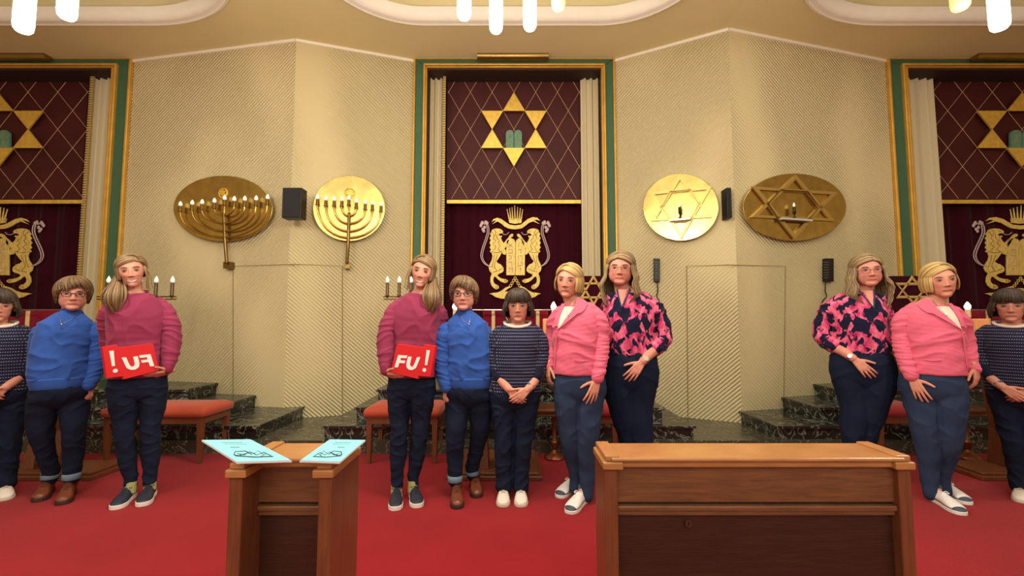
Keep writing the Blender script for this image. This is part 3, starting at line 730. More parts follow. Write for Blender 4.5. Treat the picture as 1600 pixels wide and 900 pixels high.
def candelabrum():
    Y = 4.75; xc = mat_(645, 470, Y).x
    root = thing('candelabrum', (xc, Y, .38), 'brass candelabrum with small white candle bulbs' + where(), 'candelabrum', 'brass candelabra')
    za = mat_(605, 465, Y).z
    mb = MB(); mb.lathe((xc, Y, .38), (0,0,1), [(0,.11),(.02,.11),(.04,.04),(.06,.018),(za-.40,.018),(za-.38,.03)], 18); mb.make('stem', DBRASS, root, auto=40)
    mb = MB(); mb.tube([mat_(600, 463.5, Y), mat_(690, 463.5, Y)], .007, 8); mb.tube([mat_(600, 467.5, Y), mat_(690, 467.5, Y)], .007, 8); mb.make('arm', DBRASS, root)
    for px in (605, 623.5, 642, 660, 678):
        c = mat_(px, 463, Y); mb = MB(); mb.lathe(c, (0,0,1), [(-.02,.006),(0,.018),(.008,.02),(.012,.017),(.145,.017)], 14); t = mb.make('candle_tube', mat('bronze_tube', (96,78,56), .4, metal=.6), root, auto=40)
        mb = MB(); mb.lathe(c+Vector((0,0,.145)), (0,0,1), [(0,.012),(.012,.020),(.03,.021),(.055,.011),(.072,.003)], 12); mb.make('bulb', BULB, t, smooth=True)

def pendant(px, py, wpx, Y, m, label):
    b = mat_(px, py, Y); r = wpx/2/F*Y
    root = thing('pendant_lamp', b, label + where(), 'lamp', 'glass tube pendant lamps')
    mb = MB(); mb.lathe(b, (0,0,1), [(0,r*.35),(.006,r*.7),(.02,r*.93),(.045,r),(.46,r)], 24); mb.make('glass_tube', m, root, smooth=True)
    if m is LAMPON:
        l = bpy.data.lights.new('pendant_light', 'POINT'); l.energy = 42; l.color = (1.0,.90,.74); l.shadow_soft_size = .09
        lo = bpy.data.objects.new('pendant_light', l); COL.objects.link(lo); lo.location = b + Vector((0,-.02,-.12))
    mb = MB(); mb.lathe(b+Vector((0,0,.46)), (0,0,1), [(0,r*1.05),(.05,r*1.05),(.06,.008),(ZC+.34-b.z-.47,.008),(ZC+.34-b.z-.46,.04),(ZC+.34-b.z-.46,.04)], 16); mb.make('suspension_rod', BRASS, root, auto=40)

def kk(v):  # keep x y order
    return v
for SIDE in ('C', 'L', 'R'):
    build_portal(); build_seams(); steps(); lectern(); pedestal()
    if SIDE in 'CL':
        wall_menorah(); candelabrum()
        stool(569, 686, 4.02, 'wooden chair with an orange-red seat cushion' + where(), mat('rust_velvet', (178,72,46), .8, sheen=.3))
    if SIDE in 'CR':
        wall_star_disc(); intercom(); star_pulpit()
        stool(905, 968, 4.04, 'wooden chair with a dark red seat cushion' + where(), mat('dark_red_velvet', (150,36,38), .8, sheen=.3))
    if SIDE == 'C':
        speaker_box()
    if SIDE == 'R':
        speaker_box()
SIDE = 'C'
pendant(725, 30, 23, 2.5, LAMPON, 'leftmost of the glowing white glass tube lamps in the centre')
pendant(775, 51, 22, 2.35, LAMPON, 'lowest hanging glowing white glass tube lamp in the centre')
pendant(828, 47, 22, 2.4, LAMPON, 'glowing white glass tube lamp second from right in the centre')
pendant(873, 16, 23, 2.6, LAMPDIM, 'dim yellowish glass tube lamp, the rightmost of the central ones')
SIDE = 'L'
pendant(725, 30, 26, 2.5, LAMPON, 'glowing glass tube lamp, the higher one'); pendant(775, 51, 26, 2.35, LAMPON, 'glowing glass tube lamp, the lower one')
SIDE = 'R'
pendant(873, 16, 26, 2.6, LAMPDIM, 'dim yellowish glass tube lamp'); pendant(828, 47, 26, 2.4, LAMPON, 'glowing white glass tube lamp')
SIDE = 'C'

# ------------------------------------------------------------------ pews and booklets
def pew(name, xin, xout, ynear, yend, label):
    """xin, xout: world x of the two ends; face at ynear, end posts from yend"""
    x0, x1 = min(xin, xout), max(xin, xout); zt = .85; yb = 1.56
    root = thing('wooden_pew', ((x0+x1)/2, (ynear+yb)/2, 0), label, 'pew')
    mb = MB(); mb.box((x0+.04, ynear+.012, .03), (x1-.04, yb-.02, zt-.03)); mb.make('back_box', WOODD, root)
    mb = MB(); mb.box((x0+.04, ynear, zt-.14), (x1-.04, ynear+.012, zt-.03)); mb.make('upper_panel', WOOD, root)
    mb = MB(); mb.box((x0+.04, ynear-.012, zt-.165), (x1-.04, ynear+.012, zt-.148)); mb.box((x0+.04, ynear-.004, zt-.18), (x1-.04, ynear+.012, zt-.165)); mb.make('moulding', WOOD, root, bevel=.004)
    mb = MB(); mb.box((x0+.02, ynear-.03, zt-.012), (x1-.02, yb, zt)); mb.box((x0+.03, ynear-.018, zt-.032), (x1-.03, yb-.01, zt-.012)); mb.make('top_rail', WOOD_LIT, root, bevel=.005)
    if x1-x0 > .6: mb = MB(); mb.box((x0+.135, yb-.02, .40), (x1-.135, yb+.36, .44)); mb.box((x0+.135, yb-.02, .0), (x1-.135, yb+.0, .40)); mb.make('seat', WOOD, root, bevel=.006)
    for xx, s in ((x0, 1), (x1, -1)):
        mb = MB(); mb.box((xx, yend, 0), (xx+s*.04, yb, zt-.02)); e = mb.make('end_panel', WOODR, root, bevel=.004)
        mb = MB(); mb.box((xx-s*.006, yend-.012, zt-.035), (xx+s*.055, yb, zt-.012)); mb.box((xx+s*.002, yend-.004, zt-.012), (xx+s*.045, yb, zt+.006)); mb.make('end_cap', WOOD_LIT, e, bevel=.004)
    return root
rx0 = 141/F*1.40; rx1 = (1138+(1138-941)*SX-800)/F*1.40
rp = pew('pew', rx0, rx1, 1.42, 1.40, 'long brown wooden pew back with a keyhole, on the right')
kc = at(1076, 818, 1.42)
mb = MB(); mb.tube([kc+Vector((.0088*math.cos(R_(a)), -.001, .0088*math.sin(R_(a)))) for a in range(0,360,24)], .0022, 6, closed=True)
mb.lathe(kc+Vector((0,.012,0)), (0,-1,0), [(0,.009),(.0125,.009)], 16)
lk = mb.make('lock', mat('lock_brass', (120,90,70), .3, metal=.8), rp)
mb = MB(); mb.box((kc.x-.0015, kc.y-.003, kc.z-.005), (kc.x+.0015, kc.y+.002, kc.z+.005)); mb.make('keyhole', BLACKP, lk)
lx1 = (529-800)/F*1.34; lx0 = (463-(529-463)*SX-800)/F*1.34
pew('pew', lx1, lx0, 1.42, 1.33, 'narrow wooden pew end carrying pale blue booklets, on the left')
def booklet_stack(side):
    PAPER = mat('white_paper', (225,225,228), .8); BLUE = mat('pale_blue_cover', (140,214,226), .6, var=.03); INK = mat('black_ink', (34,40,46), .7)
    f = (lambda px: px) if side == 'C' else (lambda px: 463-(px-463)*SX)
    z = .8565
    names = ['bottom', 'middle', 'topmost']
    for i in range(3):
        zz = z + i*.0052; dx = (2-i)*1.0
        cs = [onz(f(p[0]-dx), p[1]+(2-i)*.4, zz) for p in ((470,722),(531,724.5),(571,690),(516,689))]
        mb = MB(); mb.prism(cs, (0,0,.0048), 0)
        root = thing('booklet', ((cs[0]+cs[2])/2), '%s pale blue booklet of the %s stack on the left pew' % (names[i], 'right-hand' if side == 'C' else 'left-hand'), 'booklet', 'pale blue booklets')
        mb.make('pages', PAPER, root)
        mb = MB(); mb.prism([c+Vector((0,0,.0048)) for c in cs], (0,0,.0006)); cvr = mb.make('cover', BLUE, root)
        if i == 2:
            zc = zz+.0056; mb = MB()
            def ln(pts, r=.0009): mb.tube([onz(f(x), y, zc) for x, y in pts], r, 5)
            ln([(492,712),(500,707),(508,711),(516,706),(522,711),(530,709)], .0014); ln([(490,713.5),(510,714.5),(532,712.5)], .002)
            ln([(500,711),(506,704.5),(512,709)]); ln([(514,710),(521,705),(533,706),(534,711),(524,713)], .0016); ln([(497,709),(503,713)]); ln([(518,708),(528,712)], .0016)
            for (a, b, y) in ((524,548,691.5),(520,545,694)): ln([(a,y),(b,y)], .0006)
            for (a, b, y) in ((528,538,699),): ln([(a,y),(b,y)], .001)
            mb.make('printed_drawing', INK, cvr)
booklet_stack('C'); booklet_stack('L')
# ------------------------------------------------------------------ people
SKINM = attr_mat('skin', 0.55, sss=0.12, spec=0.3)
HAIRM = attr_mat('hair', 0.42, spec=0.4)
def fuse(mb, voxel, smooth, name='tmp'):
    me = bpy.data.meshes.new(name); me.from_pydata([tuple(p) for p in mb.v], [], mb.f); me.update()
    o = bpy.data.objects.new(name, me); COL.objects.link(o)
    r = o.modifiers.new('r', 'REMESH'); r.mode = 'VOXEL'; r.voxel_size = voxel
    if smooth:
        s = o.modifiers.new('s', 'SMOOTH'); s.factor = 0.5; s.iterations = smooth
    dg = bpy.context.evaluated_depsgraph_get(); dg.update()
    out = bpy.data.meshes.new_from_object(o.evaluated_get(dg))
    bpy.data.objects.remove(o); bpy.data.meshes.remove(me)
    return out
def coords(me):
    a = np.empty(len(me.vertices)*3, np.float32); me.vertices.foreach_get('co', a); return a.reshape(-1, 3).astype(np.float64)
def normals(me):
    a = np.empty(len(me.vertices)*3, np.float32); me.vertices.foreach_get('normal', a); return a.reshape(-1, 3).astype(np.float64)
def setco(me, a): me.vertices.foreach_set('co', a.astype(np.float32).ravel()); me.update()
def nz(P, sc_, seed):
    """sum of sines, cheap smooth noise on arrays"""
    rs = np.random.RandomState(seed); v = np.zeros(len(P))
    for _ in range(9):
        k = rs.normal(size=3)*np.array(sc_); v += np.sin(P @ k + rs.uniform(0, 6.28))
    return v/3.0
def wrinkle(me, amp, sc_=(16, 16, 30), seed=0, fine=0.0):
    P = coords(me); N = normals(me)
    warp = P + 0.03*np.stack([nz(P, (9,9,9), seed+5), nz(P, (9,9,9), seed+6), nz(P, (9,9,9), seed+7)], 1)
    h = 1-2*np.abs(np.tanh(nz(warp, sc_, seed)))
    d = amp*h + fine*nz(warp, tuple(2.5*x for x in sc_), seed+1)
    setco(me, P + N*d[:, None])
def link_mesh(me, name, mats, parent=None, origin=None):
    org = WORLD[parent.name] if parent is not None else Vector(origin)
    me.transform(Matrix.Translation(-org)); me.name = name
    me.materials.clear()
    for m in (mats if isinstance(mats, (list, tuple)) else [mats]): me.materials.append(m)
    me.polygons.foreach_set('use_smooth', [True]*len(me.polygons))
    o = bpy.data.objects.new(name, me); COL.objects.link(o)
    if parent is not None: o.parent = parent
    else: o.location = org
    WORLD[o.name] = org
    return o
def pth(spec, D):
    """spec rows: (px, py, dy, r_px) -> points, radii in metres"""
    return [at(r[0], r[1], D+r[2]) for r in spec], [r[3]/F*(D+r[2]) for r in spec]
def limb(mb, spec, D, scale=1.0, n=5, seg=16):
    P, r = pth(spec, D); mb.tube(catmull(P, n), [max(.004, x*scale) for x in interp(r, n)], seg)
def torso(mb, rows, D, scale=1.0, seg=36):
    """rows: (py, xl, xr, front, back[, dyc]) half-depths in metres, from bottom to top"""
    rs = []
    for row in rows:
        py, xl, xr, fr, bk = row[:5]; dc = row[5] if len(row) > 5 else 0
        a = at(xl, py, D+dc); b = at(xr, py, D+dc); c = (a+b)/2; hw = (b.x-a.x)/2*scale
        R0 = []
        for j in range(seg):
            t = 2*math.pi*j/seg; ct, st = math.cos(t), math.sin(t)
            e = 0.82
            x = math.copysign(abs(ct)**e, ct)*hw; y = math.copysign(abs(st)**e, st)*(bk if st > 0 else fr)*scale
            R0.append(Vector((c.x+x, c.y+y, c.z)))
        rs.append(R0)
    # smooth between rows
    k = len(rs); out = []
    for j in range(seg): out.append(catmull([r[j] for r in rs], 4))
    rs2 = [[out[j][i] for j in range(seg)] for i in range(len(out[0]))]
    mb.rings(rs2)
    
def hand(mb, w_, fdir, dors, thumb, curl=(12, 22, 16), spread=0.10, s=.92, tcurl=20, thumb_out=.75, bent=None):
    w_ = Vector(w_); f = Vector(fdir).normalized(); d = Vector(dors); d = (d - f*d.dot(f)).normalized(); t = Vector(thumb); t = (t-f*t.dot(f)-d*t.dot(d)).normalized()
    mb.tube([w_-f*.02*s, w_+f*.012*s], [.024*s, .024*s], 12, flat=.72, up=d)
    K = []
    for i, (off, ln) in enumerate(((.029,.086), (.0095,.090), (-.0105,.086), (-.029,.078))):
        k = w_ + f*ln*s + t*off*s; K.append(k)
        b = w_ + f*.012*s + t*off*.55*s
        mb.tube([b, (b+k)/2+d*.002, k], [.0135*s, .0125*s, .0105*s], 10)
    mb.tube([w_+f*.03*s, w_+f*.075*s], [.030*s, .033*s], 14, flat=.36, up=d)
    L = ((.040,.025,.020), (.044,.028,.021), (.041,.026,.020), (.032,.020,.018))
    for i, k in enumerate(K):
        ang = spread*(1.5-i); c = bent[i] if bent else curl
        fd = (f + t*math.tan(ang)*1.0).normalized(); p = k; a = 0; pts = [p]; 
        for jn in range(3):
            a += R_(c[jn]); dirn = fd*math.cos(a) - d*math.sin(a); p = p + dirn*L[i][jn]*s; pts.append(p)
        r = (.0092,.0084,.0076,.0064) if i < 3 else (.0080,.0073,.0066,.0056)
        mb.tube(pts, [x*s for x in r], 10)
    b = w_ + f*.022*s + t*.018*s - d*.004
    td = (f*(1-thumb_out*.55) + t*thumb_out - d*.15).normalized(); p1 = b + td*.042*s
    td2 = (td*math.cos(R_(tcurl)) + f*math.sin(R_(tcurl))).normalized(); p2 = p1+td2*.032*s; p3 = p2 + (td2+f*.2).normalized()*.024*s
    mb.tube([b-td*.01, p1, p2, p3], [.015*s, .0115*s, .0098*s, .0078*s], 10)

class Head:
    def __init__(s, c, yaw=0, pitch=0, roll=0, scale=1.0, width=1.0):
        s.c = Vector(c); s.s = scale; s.w = width
        s.R = Matrix.Rotation(R_(yaw), 3, 'Z') @ Matrix.Rotation(R_(roll), 3, 'Y') @ Matrix.Rotation(R_(pitch), 3, 'X')
    def p(s, x, y, z): return s.c + s.R @ Vector((x*s.w*s.s, y*s.s, z*s.s))
    def local(s, A):
        M = np.array(s.R.inverted()); L = (A - np.array(s.c)) @ M.T
        L /= s.s; L[:, 0] /= s.w; return L
    def ell(s, mb, c, r, seg=20, rn=14):
        mb.ell(s.p(*c), (r[0]*s.w*s.s, r[1]*s.s, r[2]*s.s), 0, seg, rn, s.R)
    def tube(s, mb, pts, rad, seg=8, n=4, mi=0, **k):
        P = catmull([s.p(*q) for q in pts], n); r = interp(rad if hasattr(rad,'__len__') else [rad]*len(pts), n)
        mb.tube(P, [x*s.s for x in r], seg, mi, **k)
def head_shape(mb, H, smile=0.0, jaw=1.0, chubby=0.0, open_=False, nose=1.0):
    """one smooth radial surface with the features pushed forward along -y"""
    nu, nv = 120, 84; c0 = np.array((0,-.004,-.006))
    ph = np.linspace(0, 2*np.pi, nu, endpoint=False); th = np.linspace(.03, np.pi-.03, nv)
    TH, PH = np.meshgrid(th, ph, indexing='ij')
    d = np.stack([np.sin(TH)*np.sin(PH), -np.sin(TH)*np.cos(PH), -np.cos(TH)], -1)
    def rad(c, r):
        c = np.array(c); r = np.array(r); o = (c0-c)/r; k = d/r
        A = (k*k).sum(-1); B = 2*(k*o).sum(-1); C = (o*o).sum(-1)-1; D2 = B*B-4*A*C
        return np.where(D2 > 0, (-B+np.sqrt(np.maximum(D2,0)))/(2*A), 0.0)
    j = jaw
    E = [rad((0,.014,.032),(.0745,.093,.080)), rad((0,-.030,.006),(.0675,.059,.074)), rad((0,-.026,-.040),((.0575+chubby*.009)*j,.058,.067)), rad((0,-.058,-.086),((.026+chubby*.006)*j,.026,.024))]
    p = 26.0; r = (sum(np.maximum(e,1e-4)**p for e in E))**(1/p)
    P = c0 + d*r[...,None]
    x, z = P[...,0], P[...,2]; front = np.clip((-P[...,1]-.03)/.03, 0, 1)
    def g(cx, cz, sx, sz, both=True):
        q = np.exp(-((x-cx)/sx)**2-((z-cz)/sz)**2)
        return q + np.exp(-((x+cx)/sx)**2-((z-cz)/sz)**2) if (both and cx) else q
    y = 0*x
    y += -.0075*g(.031,.007,.016,.011) + .0030*g(.030,.031,.020,.007) + .0022*g(.0315,.0045,.012,.006)
    y += (.0030+.0035*max(0,smile)+.002*chubby)*g(.037,-.028,.019,.018)
    y += .0040*g(0,-.094,.018,.012) + .004*g(0,-.062,.026,.020)
    t = np.clip((.022-z)/.052, 0, 1)                       # nose: ramps out towards its tip
    nz_ = np.where(z > -.030, 1.0, np.exp(-((z+.030)/.0062)**2))
    y += nose*(.005+.017*t**1.25)*nz_*np.exp(-(x/(.0075+.0050*t))**2)*(z < .040)*np.clip((.040-z)/.02, 0, 1)
    y += .0075*nose*g(.0115,-.033,.0055,.0062)
    w_ = .021+.004*max(0, smile); lift = .006*smile*(x/w_)**2
    for cz, A in ((-.0600, .0030), (-.0700, .0034)):
        y += A*np.exp(-(x/w_)**4-((z-cz-lift)/.0042)**2)
    y -= .0022*np.exp(-(x/w_)**4-((z+.0648-lift)/.0020)**2)
    y -= .0020*g(.030+.002*smile,-.052,.006,.014)
    y -= .0025*g(0,-.080,.016,.005)
    P[...,1] -= y*front
    rings = [[H.p(*P[i,j_]) for j_ in range(nu)] for i in range(nv)]
    mb.rings(rings)
    for s_ in (-1, 1):
        H.ell(mb, (s_*.0755,.012,-.006), (.006,.016,.030), 12, 10); H.ell(mb, (s_*.0745,.004,-.028), (.006,.009,.011), 10, 8)
def face_parts(root, H, brow, iris=(70,60,50), smile=0.0, open_=False, squint=1.0):
    EYE = mat('eye_white', (188,174,164), .3); IR = mat('iris_%d_%d' % iris[:2], iris, .25); LASH = mat('lash', (60,42,36), .6)
    for s in (-1, 1):
        mb = MB(); mb.ell(H.p(s*.0315,-.0800,.0045), (.0125*H.s,.0070*H.s,.0042*H.s*squint), 0, 14, 10, H.R)
        mb.ell(H.p(s*.0315-.0, -.0862,.0048), (.0052*H.s,.0014*H.s,.0042*H.s*squint), 1, 12, 8, H.R)
        H.tube(mb, [(s*.019,-.0835,.0050),(s*.026,-.0878,.0045+.0045*squint),(s*.036,-.0865,.0050+.0045*squint),(s*.0455,-.079,.0050)], [.0012,.0020,.0022,.0012], 6, 4, 2)
        mb.make('eye', [EYE, IR, LASH], root, smooth=True)
        mb = MB(); H.tube(mb, [(s*.015,-.0865,.0245),(s*.027,-.0885,.0290),(s*.040,-.0830,.0290),(s*.050,-.0720,.0230)], [.0016,.0026,.0024,.0012], 6, 4)
        mb.make('eyebrow', mat('brow_%d' % brow[0], brow, .8), root, smooth=True)
def paint(me, H, skin, lips, hairc, smile=0.0, hairline=.072, open_=False, blush=.35, scalp_back=.035):
    P = coords(me); L = H.local(P.copy()); n = len(P)
    base = np.array(lin(skin)); C = np.tile(base, (n, 1))
    C *= (1+0.05*nz(P, (40,40,40), 3))[:, None]
    def blend(m, col):
        nonlocal C
        m = np.clip(m, 0, 1)[:, None]; C = C*(1-m)+np.array(col)*m
    inh = (np.abs(L[:,0]) < .12) & (L[:,2] > -.13) & (np.abs(L[:,1]) < .13)
    red = base*np.array([1.04,.72,.68])
    for s in (-1, 1):
        d = ((L[:,0]-s*.040)/.022)**2 + ((L[:,2]+.028)/.020)**2
        blend(np.exp(-d)*blush*inh*(L[:,1] < 0), red)
    d = (L[:,0]/.012)**2+((L[:,2]+.030)/.012)**2; blend(np.exp(-d)*.3*inh*(L[:,1] < -.08), red)
    wl = .0235+.005*max(0, smile); zc = -.0650+.006*smile*(L[:,0]/wl)**2
    fr = inh*(L[:,1] < -.060); ax = np.abs(L[:,0])/wl
    hh = (.0078 if not open_ else .0115)*np.sqrt(np.clip(1-ax**2.2, 0, 1))
    dz = L[:,2]-zc
    m = np.clip((hh-np.abs(dz))/.002+.5, 0, 1)*(ax < 1); blend(m*fr*.85, lin(lips))
    if open_:
        h2 = .0062*np.sqrt(np.clip(1-(ax/.86)**2.2, 0, 1)); m = np.clip((h2-np.abs(dz))/.0015+.5, 0, 1)*(ax < .86); blend(m*fr, lin((232,220,208)))
    else:
        m = np.exp(-(dz/.0015)**2)*(ax < .98); blend(m*.75*fr, np.array(lin(lips))*.35)
    # nostrils
    for s in (-1, 1):
        d = ((L[:,0]-s*.0075)/.0035)**2+((L[:,2]+.0395)/.0028)**2+((L[:,1]+.099)/.008)**2; blend(np.exp(-d)*.8*inh, base*.3)
    # scalp under the hair
    m = ((L[:,2] > hairline - .25*np.clip(L[:,1]+.06,0,1)) | (L[:,1] > scalp_back)) & inh & (L[:,2] > -.075)
    blend(m.astype(float), np.array(lin(hairc))*.8)
    a = me.color_attributes.new('tint', 'FLOAT_COLOR', 'POINT')
    a.data.foreach_set('color', np.concatenate([C, np.ones((n,1))], 1).astype(np.float32).ravel())

def hair_surface(H, phi, t, off, part=0.0, rx=.076, ry=.095, rz=.082, zc=.034, yc=.012):
    """phi 0 = front, +90 = image right; t 0 = crown, pi/2 = ear level, beyond: hangs down"""
    tt = min(t, math.pi/2); k = 1-min(1, tt/(math.pi/2))
    x = (rx+off)*math.sin(phi)*math.sin(tt) + part*k; y = yc-(ry+off)*math.cos(phi)*math.sin(tt) - .035*k; z = zc+(rz+off)*math.cos(tt) - abs(part)*k*.25
    return x, y, z
def shade(c, v): return tuple(max(0, min(1, x*v)) for x in lin(c))
def swept_locks(mb, H, rnd, c1, c2, off, lr, tip, flare, wave, N=300, part=0.0, a0=(-58, 55), az=((62,180),(62,180)), endz=(-.06,-.06), jit=.01, elev=.0, front_drop=0.0):
    """locks that leave a parting along the top of the head, lie over it to both sides and then hang down"""
    RX, RY, RZ = .076, .095, .082
    for i in range(N):
        sd = -1 if i % 2 else 1; u = rnd.random()**.85; of = off[0]+(off[1]-off[0])*rnd.random()
        al = R_(a0[0]+(a0[1]-a0[0])*u); d0 = Vector((part, math.sin(al), math.cos(al))).normalized()
        lo, hi = az[0] if sd < 0 else az[1]; f = R_(lo+(hi-lo)*(u**.9)+rnd.uniform(-5,5)); d1 = Vector((sd*math.sin(f), -math.cos(f), elev)).normalized()
        om = d0.angle(d1); m = 9; pts = []
        for k in range(m+1):
            t = k/m; d = (d0*math.sin((1-t)*om)+d1*math.sin(t*om))/math.sin(om)
            d.z += .03*math.sin(math.pi*t)*(1-u); d.normalize()
            o2 = of*(.75+.25*min(1, t*2)) * (.45+.55*min(1, u*3.5))
            pts.append((d.x*(RX+o2), .012+d.y*(RY+o2), .034+d.z*(RZ+o2)))
        ez = (endz[0] if sd < 0 else endz[1]) + rnd.uniform(-jit, jit); z0 = pts[-1][2]; nd = max(2, int((z0-ez)/.016)); x0, y0 = pts[-1][0], pts[-1][1]-.012; r0 = math.hypot(x0, y0); wp = rnd.uniform(0,1.6)+f*2
        for k in range(1, nd+1):
            dz = (z0-ez)*k/nd; fl = flare(math.degrees(f)*sd, dz) if flare else 0; kx = (r0+fl)/r0
            wv = wave*min(1, dz*12)*(1+.4*math.sin(i))
            pts.append((x0*kx+math.sin(dz*52+wp)*wv, .012+y0*kx+math.cos(dz*46+wp)*wv - front_drop*dz*(1 if abs(math.degrees(f)) < 100 else 0), z0-dz))
        v = rnd.random(); q = .86+.28*rnd.random(); mb.col = tuple(min(1, (a*(1-v)+b*v)*q) for a, b in zip(lin(c1), lin(c2)))
        n_ = len(pts); H.tube(mb, pts, [lr*(.6 if j == 0 else 1.0)*(1 if j < n_-4 else (tip+(1-tip)*(n_-1-j)/4)) for j in range(n_)], 5, 2, 0)
def hair_mass(root, H, c1, c2, endz, N=420, off=(.006,.016), part=0.0, sweep=0.0, tmin=None, flare=None, wave=0.0, lr=.0068, seed=1, extra=None, fringe_curve=0.0, tip=.35, jit=.012, base=True, capz=None, swept=None):
    """endz(phi_deg) -> how low the hair falls in head units; flare(phi_deg, z) -> extra radius once below ear level"""
    rnd = random.Random(seed); mb = MB()
    def pathof(ph, of, ez, s0=.06, wv=0.0, wp=0.0):
        pts = []; n = 12; T0 = math.pi/2
        zc, rz = .034, .082
        if ez >= zc:
            te = math.acos(max(-1, min(1, (ez-zc)/(rz+of))))
            ts = [s0+(te-s0)*i/n for i in range(n+1)]
        else:
            m = 7; ts = [s0+(T0-s0)*i/m for i in range(m+1)]
            nd = max(3, int((zc-ez)/.016)); ts += [T0 + (i+1)*(zc-ez)/nd for i in range(nd)]
        for t in ts:
            pa = ph + R_(sweep)*(1-min(1, t/T0))
            x, y, z = hair_surface(H, pa, min(t, T0), of, part)
            if t > T0:
                dz = t-T0; z = zc-dz; fl = flare(math.degrees(ph), dz) if flare else 0.0
                r = math.hypot(x, y-.012); k = (r+fl)/max(r,1e-6)
                x = x*k; y = .012+(y-.012)*k
                if wv: x += math.sin(dz*55+wp)*wv*min(1, dz*12); y += math.cos(dz*48+wp)*wv*min(1, dz*12)
            pts.append((x, y, z))
        return pts
    if base:
        rows = []
        A = [R_(a) for a in range(-180, 180, 8)]
        for a in A:
            pp = pathof(a, off[0]*.7, max(endz(math.degrees(a))+.012, -.06)); P = catmull([H.p(*q) for q in pp], 3)
            m = 16; rows.append([P[int(i*(len(P)-1)/(m-1))] for i in range(m)])
        mb.col = shade(c1, .9)
        m = len(rows[0]); nA = len(rows); vs = [p for r in rows for p in r]; f = []
        for i in range(nA):
            for j in range(m-1): f.append((i*m+j, i*m+j+1, ((i+1)%nA)*m+j+1, ((i+1)%nA)*m+j))
        vs.append(H.p(part, -.023, .034+.082+off[0]*.6 - abs(part)*.25)); f += [(len(vs)-1, i*m, ((i+1)%nA)*m) for i in range(nA)]
        mb.add(vs, f)
    for i in range(N):
        ph = R_(-180 + 360*(i+rnd.random())/N); of = off[0]+(off[1]-off[0])*rnd.random()
        ez = endz(math.degrees(ph)) + rnd.uniform(-jit, jit)
        pts = pathof(ph, of, ez, s0=.05+.25*rnd.random(), wv=wave*(.6+.8*rnd.random()), wp=rnd.uniform(0,1.5)+ph*2)
        m = len(pts); v = rnd.random(); cc = tuple((a*(1-v)+b*v) for a, b in zip(lin(c1), lin(c2))); q = .86+.28*rnd.random(); mb.col = tuple(min(1, x*q) for x in cc)
        rad = [lr*(.55 if j == 0 else 1.0)*(1 if j < m-3 else (tip+(1-tip)*(m-1-j)/3)) for j in range(m)]
        H.tube(mb, pts, rad, 5, 2, 0)
    if swept: swept_locks(mb, H, rnd, c1, c2, off, lr, tip, flare, wave, **swept)
    if extra: extra(mb, rnd)
    return mb.make('hair', HAIRM, root, smooth=True)

def garment(root, name, build, m, voxel=.0060, smooth=3, amp=.003, sc_=(14,14,26), seed=1, fine=.0006):
    mb = MB(); build(mb); me = fuse(mb, voxel, smooth, name); wrinkle(me, amp, sc_, seed, fine)
    return link_mesh(me, name, m, root)

